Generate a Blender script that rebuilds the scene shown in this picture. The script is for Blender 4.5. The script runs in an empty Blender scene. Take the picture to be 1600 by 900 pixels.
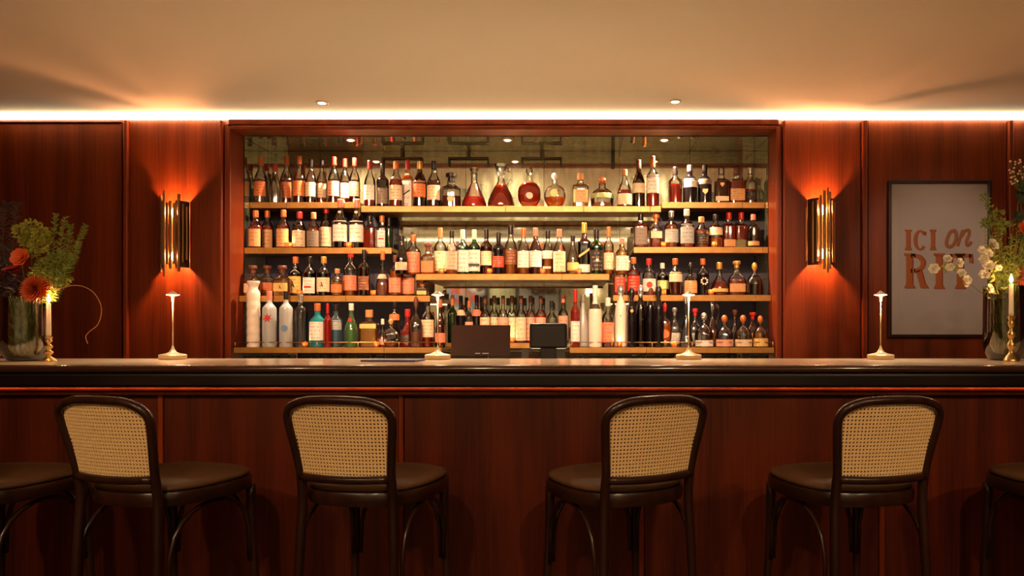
import bpy, math, random
from math import sin, cos, pi, radians, sqrt, atan2
from mathutils import Vector, Matrix
random.seed(7)
C = bpy.context.scene.collection
SC = bpy.context.scene
# ---------------------------------------------------------------- camera
EYE = 1.232; F = 1130.0; X0 = 898.0; Y0 = 515.0
cam = bpy.data.cameras.new('camera'); camo = bpy.data.objects.new('camera', cam); C.objects.link(camo)
camo.location = (0, 0, EYE); camo.rotation_euler = (pi/2, 0, 0)
cam.sensor_width = 36; cam.lens = F/1600*36
cam.shift_x = -(X0-800)/1600; cam.shift_y = (Y0-450)/1600
cam.clip_start = 0.05
SC.camera = camo
# ---------------------------------------------------------------- world, exposure
w = bpy.data.worlds.new('world'); SC.world = w; w.use_nodes = True
w.node_tree.nodes['Background'].inputs[0].default_value = (0.02, 0.012, 0.008, 1)
w.node_tree.nodes['Background'].inputs[1].default_value = 1.0
SC.view_settings.view_transform = 'Standard'; SC.view_settings.look = 'None'
SC.view_settings.gamma = 1; SC.view_settings.use_curve_mapping = False
SC.view_settings.exposure = 0.0
cy = SC.cycles
cy.max_bounces = 10; cy.diffuse_bounces = 4; cy.glossy_bounces = 5; cy.transmission_bounces = 6
cy.transparent_max_bounces = 32; cy.sample_clamp_indirect = 4; cy.caustics_reflective = False; cy.caustics_refractive = False
cy.use_denoising = True
# light powers (tuned here)
P_STRIP = 19.0        # ceiling cove strip emission
P_NICHE = 190.0        # niche downlights (W)
P_SHELF = 1550.0       # added unseen spots aimed at the back bar
P_ROOM = 145.0         # added fill spots standing in for room lamps behind the camera
P_LAMP = 4.8          # table lamps on the bar
P_SCONCE = 31.0        # wall sconce bulbs
P_CANDLE = 1.5
P_VOTIVE = 1.3
P_SFILL = 22.0        # added fill strips hidden under the shelf lips
P_UNDER = 30         # strip under the counter
WARM = (1.0, 0.62, 0.30); WARM2 = (1.0, 0.72, 0.42); CANDLE = (1.0, 0.5, 0.18)

def spot(name, loc, target, power, angle, blend=0.6, col=WARM, r=0.03, parent=None):
    l = bpy.data.lights.new(name, 'SPOT'); l.energy = power; l.color = col
    l.spot_size = radians(angle); l.spot_blend = blend; l.shadow_soft_size = r
    o = bpy.data.objects.new(name, l); C.objects.link(o)
    o.location = loc
    d = Vector(target)-Vector(loc)
    o.rotation_euler = d.to_track_quat('-Z', 'Y').to_euler()
    if parent: o.parent = parent
    return o
def point(name, loc, power, col=WARM, r=0.01, parent=None):
    l = bpy.data.lights.new(name, 'POINT'); l.energy = power; l.color = col; l.shadow_soft_size = r
    o = bpy.data.objects.new(name, l); C.objects.link(o); o.location = loc
    if parent: o.parent = parent
    return o

def PX(px, D): return (px-X0)/F*D
def PZ(py, D): return EYE+(Y0-py)/F*D
def PT(px, py, D): return Vector((PX(px, D), D, PZ(py, D)))

# ---------------------------------------------------------------- materials
MATS = {}
def srgb(r, g, b):
    f = lambda c: (c/255/12.92) if c/255 <= 0.04045 else ((c/255+0.055)/1.055)**2.4
    return (f(r), f(g), f(b))
def newmat(name):
    m = bpy.data.materials.new(name); m.use_nodes = True
    nt = m.node_tree; nt.nodes.clear()
    out = nt.nodes.new('ShaderNodeOutputMaterial')
    return m, nt, out
def N(nt, t, **kw):
    n = nt.nodes.new(t)
    for k, v in kw.items(): setattr(n, k, v)
    return n
def plain(name, col, rough=0.5, metal=0.0, coat=0.0, noise=0.0, nscale=20, bump=0.0, emit=None, estr=0, sheen=0, sub=0, trans=0):
    if name in MATS: return MATS[name]
    m, nt, out = newmat(name)
    p = N(nt, 'ShaderNodeBsdfPrincipled'); nt.links.new(p.outputs[0], out.inputs[0])
    p.inputs['Base Color'].default_value = (*col, 1); p.inputs['Roughness'].default_value = rough
    p.inputs['Metallic'].default_value = metal; p.inputs['Coat Weight'].default_value = coat
    p.inputs['Sheen Weight'].default_value = sheen
    p.inputs['Transmission Weight'].default_value = trans
    if noise or bump:
        tc = N(nt, 'ShaderNodeTexCoord'); no = N(nt, 'ShaderNodeTexNoise')
        no.inputs['Scale'].default_value = nscale; no.inputs['Detail'].default_value = 4
        nt.links.new(tc.outputs['Object'], no.inputs['Vector'])
        if noise:
            mx = N(nt, 'ShaderNodeMix', data_type='RGBA')
            mx.inputs[6].default_value = (*[c*(1-noise) for c in col], 1)
            mx.inputs[7].default_value = (*[min(1, c*(1+noise)) for c in col], 1)
            nt.links.new(no.outputs[0], mx.inputs[0]); nt.links.new(mx.outputs[2], p.inputs['Base Color'])
        if bump:
            b = N(nt, 'ShaderNodeBump'); b.inputs['Strength'].default_value = bump; b.inputs['Distance'].default_value = 0.01
            nt.links.new(no.outputs[0], b.inputs['Height']); nt.links.new(b.outputs[0], p.inputs['Normal'])
    if emit:
        p.inputs['Emission Color'].default_value = (*emit, 1); p.inputs['Emission Strength'].default_value = estr
    MATS[name] = m
    return m
def emis(name, col, s):
    if name in MATS: return MATS[name]
    m, nt, out = newmat(name)
    e = N(nt, 'ShaderNodeEmission'); e.inputs[0].default_value = (*col, 1); e.inputs[1].default_value = s
    nt.links.new(e.outputs[0], out.inputs[0]); MATS[name] = m
    return m
def wood(name, dark, light, rough=0.32, coat=0.3, scale=1.0):
    m, nt, out = newmat(name)
    p = N(nt, 'ShaderNodeBsdfPrincipled'); nt.links.new(p.outputs[0], out.inputs[0])
    tc = N(nt, 'ShaderNodeTexCoord'); oi = N(nt, 'ShaderNodeObjectInfo')
    add = N(nt, 'ShaderNodeVectorMath', operation='ADD')
    sc = N(nt, 'ShaderNodeVectorMath', operation='SCALE'); sc.inputs['Scale'].default_value = 13.0
    cmb = N(nt, 'ShaderNodeCombineXYZ')
    nt.links.new(oi.outputs['Random'], cmb.inputs[0]); nt.links.new(oi.outputs['Random'], cmb.inputs[2])
    nt.links.new(cmb.outputs[0], sc.inputs[0])
    nt.links.new(tc.outputs['Object'], add.inputs[0]); nt.links.new(sc.outputs[0], add.inputs[1])
    mp = N(nt, 'ShaderNodeMapping'); mp.inputs['Scale'].default_value = (1.0*scale, 1.0*scale, 0.16*scale)
    nt.links.new(add.outputs[0], mp.inputs[0])
    wv = N(nt, 'ShaderNodeTexWave', bands_direction='X'); wv.inputs['Scale'].default_value = 1.7
    wv.inputs['Distortion'].default_value = 11.0; wv.inputs['Detail'].default_value = 3; wv.inputs['Detail Scale'].default_value = 1.4
    nt.links.new(mp.outputs[0], wv.inputs['Vector'])
    mp2 = N(nt, 'ShaderNodeMapping'); mp2.inputs['Scale'].default_value = (90*scale, 90*scale, 2.2*scale)
    nt.links.new(add.outputs[0], mp2.inputs[0])
    n2 = N(nt, 'ShaderNodeTexNoise'); n2.inputs['Scale'].default_value = 1.5; n2.inputs['Detail'].default_value = 5
    nt.links.new(mp2.outputs[0], n2.inputs['Vector'])
    n3 = N(nt, 'ShaderNodeTexNoise'); n3.inputs['Scale'].default_value = 2.2; n3.inputs['Detail'].default_value = 2
    nt.links.new(mp.outputs[0], n3.inputs['Vector'])
    mx = N(nt, 'ShaderNodeMix', data_type='FLOAT'); mx.inputs[0].default_value = 0.74
    nt.links.new(wv.outputs[1], mx.inputs[2]); nt.links.new(n2.outputs[0], mx.inputs[3])
    mx2 = N(nt, 'ShaderNodeMix', data_type='FLOAT'); mx2.inputs[0].default_value = 0.4
    nt.links.new(mx.outputs[0], mx2.inputs[2]); nt.links.new(n3.outputs[0], mx2.inputs[3])
    cr = N(nt, 'ShaderNodeValToRGB')
    cr.color_ramp.elements[0].position = 0.28; cr.color_ramp.elements[0].color = (*dark, 1)
    cr.color_ramp.elements[1].position = 0.72; cr.color_ramp.elements[1].color = (*light, 1)
    nt.links.new(mx2.outputs[0], cr.inputs[0]); nt.links.new(cr.outputs[0], p.inputs['Base Color'])
    b = N(nt, 'ShaderNodeBump'); b.inputs['Strength'].default_value = 0.12; b.inputs['Distance'].default_value = 0.004
    nt.links.new(mx2.outputs[0], b.inputs['Height']); nt.links.new(b.outputs[0], p.inputs['Normal'])
    p.inputs['Roughness'].default_value = rough; p.inputs['Coat Weight'].default_value = coat
    p.inputs['Coat Roughness'].default_value = 0.25; p.inputs['Specular IOR Level'].default_value = 0.25
    MATS[name] = m
    return m
def thin_glass(name, tint, fr=1.5, rough=0.06, milky=0.0):
    if name in MATS: return MATS[name]
    m, nt, out = newmat(name)
    lw = N(nt, 'ShaderNodeLayerWeight'); lw.inputs[0].default_value = 0.35
    t = N(nt, 'ShaderNodeBsdfTransparent'); g = N(nt, 'ShaderNodeBsdfGlossy'); g.inputs['Roughness'].default_value = rough
    mc = N(nt, 'ShaderNodeMix', data_type='RGBA')
    mc.inputs[6].default_value = (*tint, 1); mc.inputs[7].default_value = (*[c*c*0.72 for c in tint], 1)
    nt.links.new(lw.outputs['Facing'], mc.inputs[0]); nt.links.new(mc.outputs[2], t.inputs[0])
    f = N(nt, 'ShaderNodeFresnel'); f.inputs[0].default_value = fr
    ma = N(nt, 'ShaderNodeMath', operation='MULTIPLY_ADD'); ma.inputs[1].default_value = 1.2; ma.inputs[2].default_value = 0.11
    nt.links.new(f.outputs[0], ma.inputs[0])
    ms = N(nt, 'ShaderNodeMixShader'); nt.links.new(ma.outputs[0], ms.inputs[0])
    nt.links.new(t.outputs[0], ms.inputs[1]); nt.links.new(g.outputs[0], ms.inputs[2])
    last = ms
    if milky:
        d = N(nt, 'ShaderNodeBsdfDiffuse'); d.inputs[0].default_value = (*tint, 1)
        tr = N(nt, 'ShaderNodeBsdfTranslucent'); tr.inputs[0].default_value = (*tint, 1)
        a = N(nt, 'ShaderNodeMixShader'); a.inputs[0].default_value = 0.4
        nt.links.new(d.outputs[0], a.inputs[1]); nt.links.new(tr.outputs[0], a.inputs[2])
        m2 = N(nt, 'ShaderNodeMixShader'); m2.inputs[0].default_value = milky
        nt.links.new(ms.outputs[0], m2.inputs[1]); nt.links.new(a.outputs[0], m2.inputs[2]); last = m2
    nt.links.new(last.outputs[0], out.inputs[0]); MATS[name] = m
    return m
def liquid(name, col, dens=0.6):
    if name in MATS: return MATS[name]
    m, nt, out = newmat(name)
    t = N(nt, 'ShaderNodeBsdfTransparent'); t.inputs[0].default_value = (*col, 1)
    d = N(nt, 'ShaderNodeBsdfDiffuse'); d.inputs[0].default_value = (*col, 1)
    tr = N(nt, 'ShaderNodeBsdfTranslucent'); tr.inputs[0].default_value = (*col, 1)
    a = N(nt, 'ShaderNodeMixShader'); a.inputs[0].default_value = 0.55
    nt.links.new(d.outputs[0], a.inputs[1]); nt.links.new(tr.outputs[0], a.inputs[2])
    b = N(nt, 'ShaderNodeMixShader'); b.inputs[0].default_value = dens
    nt.links.new(t.outputs[0], b.inputs[1]); nt.links.new(a.outputs[0], b.inputs[2])
    nt.links.new(b.outputs[0], out.inputs[0]); MATS[name] = m
    return m
def antique_mirror(name, lo=.14, hi=.58):
    m, nt, out = newmat(name)
    tc = N(nt, 'ShaderNodeTexCoord')
    no = N(nt, 'ShaderNodeTexNoise'); no.inputs['Scale'].default_value = 7; no.inputs['Detail'].default_value = 8; no.inputs['Roughness'].default_value = 0.7
    nt.links.new(tc.outputs['Object'], no.inputs['Vector'])
    mp = N(nt, 'ShaderNodeMapping'); mp.inputs['Scale'].default_value = (22, 22, 5)
    nt.links.new(tc.outputs['Object'], mp.inputs[0])
    n2 = N(nt, 'ShaderNodeTexNoise'); n2.inputs['Scale'].default_value = 1.0; n2.inputs['Detail'].default_value = 5
    nt.links.new(mp.outputs[0], n2.inputs['Vector'])
    mm = N(nt, 'ShaderNodeMath', operation='MULTIPLY'); nt.links.new(no.outputs[0], mm.inputs[0]); nt.links.new(n2.outputs[0], mm.inputs[1])
    cr = N(nt, 'ShaderNodeValToRGB'); cr.color_ramp.elements[0].position = 0.14; cr.color_ramp.elements[1].position = 0.42
    cr.color_ramp.elements[0].color = (lo, lo, lo, 1); cr.color_ramp.elements[1].color = (hi, hi, hi, 1)
    nt.links.new(mm.outputs[0], cr.inputs[0])
    g = N(nt, 'ShaderNodeBsdfGlossy'); g.inputs[0].default_value = (0.84, 0.83, 0.72, 1); g.inputs['Roughness'].default_value = 0.035
    dc = N(nt, 'ShaderNodeMix', data_type='RGBA'); dc.inputs[6].default_value = (*srgb(76, 78, 60), 1); dc.inputs[7].default_value = (*srgb(178, 182, 148), 1)
    nt.links.new(n2.outputs[0], dc.inputs[0])
    d = N(nt, 'ShaderNodeBsdfDiffuse'); nt.links.new(dc.outputs[2], d.inputs[0])
    ms = N(nt, 'ShaderNodeMixShader'); nt.links.new(cr.outputs[0], ms.inputs[0])
    nt.links.new(g.outputs[0], ms.inputs[1]); nt.links.new(d.outputs[0], ms.inputs[2])
    nt.links.new(ms.outputs[0], out.inputs[0]); MATS[name] = m
    return m
def label_mat(name, col, ink):
    # flat print: a few rows of broken dark marks on paper, driven by the label's own UV
    m, nt, out = newmat(name)
    p = N(nt, 'ShaderNodeBsdfPrincipled'); nt.links.new(p.outputs[0], out.inputs[0]); p.inputs['Roughness'].default_value = 0.55
    uv = N(nt, 'ShaderNodeTexCoord'); oi = N(nt, 'ShaderNodeObjectInfo')
    sep = N(nt, 'ShaderNodeSeparateXYZ'); nt.links.new(uv.outputs['UV'], sep.inputs[0])
    ms = N(nt, 'ShaderNodeMath', operation='MULTIPLY'); ms.inputs[1].default_value = 5.0; nt.links.new(sep.outputs[1], ms.inputs[0])
    ar = N(nt, 'ShaderNodeMath', operation='ADD'); nt.links.new(ms.outputs[0], ar.inputs[0]); nt.links.new(oi.outputs['Random'], ar.inputs[1])
    fr = N(nt, 'ShaderNodeMath', operation='FRACT'); nt.links.new(ar.outputs[0], fr.inputs[0])
    lt = N(nt, 'ShaderNodeMath', operation='LESS_THAN'); lt.inputs[1].default_value = 0.38; nt.links.new(fr.outputs[0], lt.inputs[0])
    fl = N(nt, 'ShaderNodeMath', operation='FLOOR'); nt.links.new(ar.outputs[0], fl.inputs[0])
    ax = N(nt, 'ShaderNodeMath', operation='SUBTRACT'); ax.inputs[1].default_value = 0.5; nt.links.new(sep.outputs[0], ax.inputs[0])
    ab = N(nt, 'ShaderNodeMath', operation='ABSOLUTE'); nt.links.new(ax.outputs[0], ab.inputs[0])
    inw = N(nt, 'ShaderNodeMath', operation='LESS_THAN'); inw.inputs[1].default_value = 0.33; nt.links.new(ab.outputs[0], inw.inputs[0])
    cb = N(nt, 'ShaderNodeCombineXYZ'); m3 = N(nt, 'ShaderNodeMath', operation='MULTIPLY'); m3.inputs[1].default_value = 14
    nt.links.new(sep.outputs[0], m3.inputs[0]); nt.links.new(m3.outputs[0], cb.inputs[0])
    m4 = N(nt, 'ShaderNodeMath', operation='MULTIPLY'); m4.inputs[1].default_value = 3.7
    nt.links.new(fl.outputs[0], m4.inputs[0]); nt.links.new(m4.outputs[0], cb.inputs[1])
    m5 = N(nt, 'ShaderNodeMath', operation='MULTIPLY'); m5.inputs[1].default_value = 91
    nt.links.new(oi.outputs['Random'], m5.inputs[0]); nt.links.new(m5.outputs[0], cb.inputs[2])
    no = N(nt, 'ShaderNodeTexNoise'); no.inputs['Scale'].default_value = 1.0; no.inputs['Detail'].default_value = 2
    nt.links.new(cb.outputs[0], no.inputs['Vector'])
    gt = N(nt, 'ShaderNodeMath', operation='GREATER_THAN'); gt.inputs[1].default_value = 0.5; nt.links.new(no.outputs[0], gt.inputs[0])
    a1 = N(nt, 'ShaderNodeMath', operation='MULTIPLY'); nt.links.new(lt.outputs[0], a1.inputs[0]); nt.links.new(gt.outputs[0], a1.inputs[1])
    a2 = N(nt, 'ShaderNodeMath', operation='MULTIPLY'); nt.links.new(a1.outputs[0], a2.inputs[0]); nt.links.new(inw.outputs[0], a2.inputs[1])
    a3 = N(nt, 'ShaderNodeMath', operation='MULTIPLY'); a3.inputs[1].default_value = 0.42; nt.links.new(a2.outputs[0], a3.inputs[0])
    mx = N(nt, 'ShaderNodeMix', data_type='RGBA'); mx.inputs[6].default_value = (*col, 1); mx.inputs[7].default_value = (*ink, 1)
    nt.links.new(a3.outputs[0], mx.inputs[0]); nt.links.new(mx.outputs[2], p.inputs['Base Color'])
    MATS[name] = m
    return m

WALLW = wood('red_brown_veneer', (0.070, 0.0105, 0.0020), (0.23, 0.038, 0.0055), rough=0.40, coat=0.08)
BARW = wood('bar_front_veneer', (0.040, 0.0065, 0.0024), (0.14, 0.022, 0.0055), rough=0.38, coat=0.10)
TRIMW = wood('red_brown_trim', (0.11, 0.015, 0.004), (0.28, 0.045, 0.010), rough=0.34, coat=0.2)
STOOLW = wood('dark_bentwood', (0.016, 0.0055, 0.003), (0.042, 0.014, 0.007), rough=0.3, coat=0.4, scale=3)
CEILM = plain('ceiling_paint', srgb(234, 220, 196), 0.85, noise=0.03, nscale=3)
DARKW = plain('room_wall_paint', srgb(176, 160, 124), 0.9, noise=0.1, nscale=2)
FLOORM = wood('dark_floor_boards', (0.02, 0.008, 0.004), (0.05, 0.02, 0.01), rough=0.4)
BLACKL = plain('black_lacquer', (0.006, 0.003, 0.004), 0.3)
EDGEB = plain('dark_brown_lacquer', (0.05, 0.018, 0.010), 0.18, coat=0.5)
STONE = plain('pale_marble_top', srgb(228, 204, 174), 0.22, noise=0.18, nscale=6, coat=0.3)
BRASS = plain('brushed_brass', (0.62, 0.40, 0.15), 0.33, metal=1.0, noise=0.15, nscale=40)
SCBRASS = plain('aged_bronze_rod', (0.26, 0.14, 0.06), 0.42, metal=0.9)
SHELFM = plain('golden_shelf', (0.36, 0.175, 0.036), 0.38, metal=0.35, noise=0.45, nscale=18)
NAVY = plain('navy_panel', (0.010, 0.015, 0.050), 0.5, noise=0.5, nscale=5)
MIRROR = antique_mirror('antique_mirror_glass')
SIDEM = antique_mirror('side_mirror_glass', .02, .22)
JOINT = plain('dark_joint', (0.03, 0.025, 0.02), 0.5)
CANE = plain('woven_cane', srgb(246, 208, 146), 0.6, noise=0.12, nscale=120)
LEATHER = plain('brown_leather', srgb(92, 60, 32), 0.6, noise=0.15, nscale=30, bump=0.1)
STRIP = emis('cove_strip_light', (1.0, 0.80, 0.52), P_STRIP)
UNDER = emis('under_counter_light', (1.0, 0.45, 0.18), P_UNDER)
LEDW = emis('lamp_diffuser', (1.0, 0.82, 0.55), 30)
SPOTE = emis('downlight_lens', (1.0, 0.72, 0.45), 14)
SPOTR = emis('niche_downlight_lens', (1.0, 0.50, 0.30), 26)
FLAME = emis('flame', (1.0, 0.62, 0.25), 30)
VFLAME = emis('votive_flame', (1.0, 0.58, 0.26), 40)
LAMPM = plain('champagne_metal', srgb(200, 170, 132), 0.4, metal=0.5)
BLACKP = plain('black_plastic', (0.008, 0.007, 0.008), 0.35)
BROWNP = plain('brown_screen_back', (0.05, 0.014, 0.009), 0.28, noise=0.5, nscale=6)
DEVM = plain('dark_grey_plastic', (0.02, 0.015, 0.014), 0.4)
WHITEP = plain('white_print', srgb(220, 210, 200), 0.5)
MENUM = plain('navy_menu_cover', srgb(66, 58, 92), 0.5)
BRONZEC = plain('white_metal', srgb(200, 190, 175), 0.4, metal=0.3)

# ---------------------------------------------------------------- mesh helpers
class MB:
    def __init__(s): s.v = []; s.f = []; s.uv = {}
    def box(s, x0, x1, y0, y1, z0, z1, bev=0.0):
        if x0 > x1: x0, x1 = x1, x0
        if y0 > y1: y0, y1 = y1, y0
        if z0 > z1: z0, z1 = z1, z0
        b = len(s.v)
        if bev <= 0:
            s.v += [(x, y, z) for z in (z0, z1) for y in (y0, y1) for x in (x0, x1)]
            s.f += [tuple(b+i for i in q) for q in ((0,2,3,1),(4,5,7,6),(0,1,5,4),(2,6,7,3),(0,4,6,2),(1,3,7,5))]
            return s
        k = min(bev, (x1-x0)/2.01, (y1-y0)/2.01, (z1-z0)/2.01)
        import bmesh
        bm = bmesh.new(); bmesh.ops.create_cube(bm, size=1)
        for vv in bm.verts:
            vv.co = Vector((x0 if vv.co.x < 0 else x1, y0 if vv.co.y < 0 else y1, z0 if vv.co.z < 0 else z1))
        bmesh.ops.bevel(bm, geom=bm.edges[:], offset=k, segments=2, affect='EDGES', profile=0.5)
        s.bm(bm); bm.free()
        return s
    def bm(s, bm):
        b = len(s.v); bm.verts.index_update()
        s.v += [tuple(v.co) for v in bm.verts]
        s.f += [tuple(b+v.index for v in f.verts) for f in bm.faces]
    def tube(s, pts, rad, n=10, caps=True, flat=1.0):
        pts = [Vector(p) for p in pts]; b = len(s.v); m = len(pts)
        if not hasattr(rad, '__len__'): rad = [rad]*m
        up = None
        for i, p in enumerate(pts):
            t = (pts[min(i+1, m-1)]-pts[max(i-1, 0)])
            if t.length < 1e-9: t = Vector((0, 0, 1))
            t.normalize()
            if up is None:
                up = Vector((0, 1, 0)) if abs(t.y) < 0.9 else Vector((1, 0, 0))
            a = (up-t*up.dot(t)); a.normalize(); up = a
            c = t.cross(a)
            for k in range(n):
                th = 2*pi*k/n
                s.v.append(tuple(p+a*cos(th)*rad[i]*flat+c*sin(th)*rad[i]))
        for i in range(m-1):
            for k in range(n):
                k2 = (k+1) % n
                s.f.append((b+i*n+k, b+(i+1)*n+k, b+(i+1)*n+k2, b+i*n+k2))
        if caps:
            s.f.append(tuple(b+k for k in range(n))); s.f.append(tuple(b+(m-1)*n+k for k in reversed(range(n))))
        return s
    def lathe(s, prof, n=20, cx=0, cy=0, cz=0, sec=2.0, dep=1.0, caps=True):
        b = len(s.v); m = len(prof)
        for (r, z) in prof:
            for k in range(n):
                th = 2*pi*(k+0.5)/n
                c, q = cos(th), sin(th)
                g = (abs(c)**sec+abs(q)**sec)**(-1/sec)
                s.v.append((cx+r*g*c, cy+r*g*q*dep, cz+z))
        for i in range(m-1):
            for k in range(n):
                k2 = (k+1) % n
                s.f.append((b+i*n+k, b+i*n+k2, b+(i+1)*n+k2, b+(i+1)*n+k))
        if caps:
            s.f.append(tuple(b+k for k in reversed(range(n)))); s.f.append(tuple(b+(m-1)*n+k for k in range(n)))
        return s
    def poly(s, pts2, y0, y1, fn=None):
        """prism from a 2-D outline in x,z between y0 and y1"""
        b = len(s.v); n = len(pts2)
        for y in (y0, y1):
            for (x, z) in pts2: s.v.append((x, y, z))
        s.f.append(tuple(b+i for i in range(n))); s.f.append(tuple(b+n+i for i in reversed(range(n))))
        for i in range(n):
            j = (i+1) % n
            s.f.append((b+i, b+n+i, b+n+j, b+j))
        return s
    def mesh(s, name):
        me = bpy.data.meshes.new(name); me.from_pydata(s.v, [], s.f); me.update()
        return me
    def build(s, name, mat, parent=None, smooth=False, loc=None, ang=None):
        me = s.mesh(name); me.materials.append(mat)
        if smooth:
            me.polygons.foreach_set('use_smooth', [True]*len(me.polygons))
            if ang: me.set_sharp_from_angle(angle=radians(ang))
        o = bpy.data.objects.new(name, me); C.objects.link(o)
        if parent: o.parent = parent
        if loc: o.location = loc
        return o
def link(name, me, parent=None):
    o = bpy.data.objects.new(name, me); C.objects.link(o)
    if parent: o.parent = parent
    return o
def thing(name, label, cat, loc=(0, 0, 0), rz=0, group=None):
    o = bpy.data.objects.new(name, None); C.objects.link(o); o.location = loc; o.rotation_euler = (0, 0, rz)
    o.empty_display_size = 0.05
    o['label'] = label; o['category'] = cat
    if group: o['group'] = group
    return o
def tag(o, label, cat, group=None, kind=None):
    o['label'] = label; o['category'] = cat
    if group: o['group'] = group
    if kind: o['kind'] = kind
    return o
def struct(o, label=None, cat=None):
    o['kind'] = 'structure'
    if label: o['label'] = label
    if cat: o['category'] = cat
    return o
def copy_tree(o, parent=None):
    c = o.copy(); C.objects.link(c); c.parent = parent
    for ch in list(o.children): copy_tree(ch, c)
    return c

# ---------------------------------------------------------------- room shell
WL, WR = -3.58, 3.75            # side walls
WY = 4.5                        # panelled back wall face
NY = 5.0                        # niche mirror
NXL, NXR = PX(365, WY), PX(1210, WY)
NZT = PZ(205, WY)
CZ = EYE+1.335                  # ceiling over the bar
OPY = -2.2; CZ2 = EYE+1.62      # wall behind the seating, higher ceiling there
BACKZ = PZ(515, 1)-0.31         # back counter height
struct(MB().box(WL, WR, OPY, 5.1, -0.05, 0).build('floor', FLOORM), 'dark boarded floor of the bar room', 'floor')
ce = MB().box(WL, WR, 1.9, 4.62, CZ, CZ+0.05); ce.box(WL, WR, OPY, 1.9, CZ2, CZ2+0.05); ce.box(WL, WR, 1.9, 1.93, CZ+0.05, CZ2+0.05)
struct(ce.build('ceiling', CEILM), 'smooth cream ceiling glowing warm above the bar', 'ceiling')
struct(MB().box(WL-0.1, WL, OPY, 5.1, 0, CZ2+0.05).build('wall_left', WALLW), 'left side wall in red brown wood', 'wall')
struct(MB().box(WR, WR+0.1, OPY, 5.1, 0, CZ2+0.05).build('wall_right', WALLW), 'right side wall in red brown wood', 'wall')
struct(MB().box(WL, WR, OPY-0.1, OPY, 0, CZ2+0.05).build('wall_front', DARKW), 'plain beige wall opposite the bar', 'wall')
# back wall: carcass with hole, veneer panels and battens as parts
wb = MB()
wb.box(WL, NXL-0.02, WY+0.02, WY+0.12, 0, CZ); wb.box(NXR+0.02, WR, WY+0.02, WY+0.12, 0, CZ)
wb.box(NXL-0.02, NXR+0.02, WY+0.02, WY+0.12, NZT+0.005, CZ); wb.box(NXL-0.02, NXR+0.02, WY+0.02, WY+0.12, 0, BACKZ-0.06)
wall = struct(wb.build('wall_back', WALLW), 'red brown wood panelled wall behind the bar', 'wall')
def wpanel(x0, x1, ztop=CZ-0.035):
    MB().box(x0, x1, WY, WY+0.02, 0, ztop).build('veneer_panel', WALLW, wall)
cuts = [(WL, PX(190, WY), PZ(193, WY)), (PX(203, WY), PX(346, WY), CZ-0.035), (PX(1226, WY), PX(1344, WY), CZ-0.035),
        (PX(1357, WY), PX(1572, WY), CZ-0.035), (PX(1583, WY), WR, CZ-0.035)]
for a, b, zt in cuts: wpanel(a, b, zt)
MB().box(WL, PX(190, WY), WY-0.012, WY+0.02, PZ(193, WY)+0.006, PZ(187, WY)).build('top_rail', TRIMW, wall)
for a, b in ((195.5, 202), (1346, 1354), (1574, 1581)):
    MB().box(PX(a, WY), PX(b, WY), WY-0.022, WY+0.02, 0, CZ-0.035, 0.005).build('batten', TRIMW, wall)
# niche casing
cas = struct(MB().box(PX(347, WY), PX(352, WY), WY-0.035, WY+0.02, 0, CZ-0.04, 0.006).build('trim_1', TRIMW), 'wood casing around the back bar niche', 'trim')
MB().box(PX(353, WY), PX(359, WY), WY-0.02, WY+0.02, 0, CZ-0.06, 0.004).build('casing_bead', TRIMW, cas)
MB().box(PX(360, WY), NXL, WY-0.04, WY+0.14, 0, NZT+0.02, 0.004).build('inner_jamb', TRIMW, cas)
MB().box(NXR, PX(1215, WY), WY-0.04, WY+0.14, 0, NZT+0.02, 0.004).build('inner_jamb', TRIMW, cas)
MB().box(PX(1216, WY), PX(1220, WY), WY-0.02, WY+0.02, 0, CZ-0.06, 0.004).build('casing_bead', TRIMW, cas)
MB().box(PX(1221, WY), PX(1225.5, WY), WY-0.035, WY+0.02, 0, CZ-0.04, 0.006).build('outer_casing', TRIMW, cas)
MB().box(PX(360, WY), PX(1215, WY), WY-0.028, WY+0.02, PZ(197, WY), PZ(188, WY), 0.004).build('lintel_board', TRIMW, cas)
MB().box(NXL, NXR, WY-0.04, WY+0.02, NZT, PZ(199, WY), 0.004).build('lintel_bead', TRIMW, cas)
# niche box lined in antique mirror tiles
nb = MB(); nb.box(NXL-0.03, NXR+0.03, NY+0.012, NY+0.03, 0, NZT+0.03); nb.box(NXL-0.03, NXR+0.03, WY+0.12, NY+0.02, NZT+0.012, NZT+0.03)
nb.box(NXL-0.03, NXL-0.012, WY+0.14, NY+0.02, 0, NZT+0.02); nb.box(NXR+0.012, NXR+0.03, WY+0.14, NY+0.02, 0, NZT+0.02)
niche = struct(nb.build('wall_niche', JOINT), 'recessed back bar niche lined in antique mirror', 'niche')
G = 0.0015
xs = [NXL]+[PX(p, NY) for p in (500, 600, 728, 850, 968, 1078)]+[NXR]
zs = [BACKZ, PZ(430, NY), PZ(233, NY)-0.001]
zs = [BACKZ, EYE+0.33, EYE+0.80, NZT]
for i in range(len(xs)-1):
    for j in range(len(zs)-1):
        MB().box(xs[i]+G, xs[i+1]-G, NY, NY+0.011, zs[j]+G, zs[j+1]-G).build('mirror_tile', MIRROR, niche)
    MB().box(xs[i]+G, xs[i+1]-G, WY+0.13, NY-G, NZT, NZT+0.011).build('mirror_tile', MIRROR, niche)
for j in range(len(zs)-1):
    MB().box(NXL-0.011, NXL, WY+0.15, NY, zs[j]+G, zs[j+1]-G).build('side_mirror', SIDEM, niche)
    MB().box(NXR, NXR+0.011, WY+0.15, NY, zs[j]+G, zs[j+1]-G).build('side_mirror', SIDEM, niche)
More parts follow.
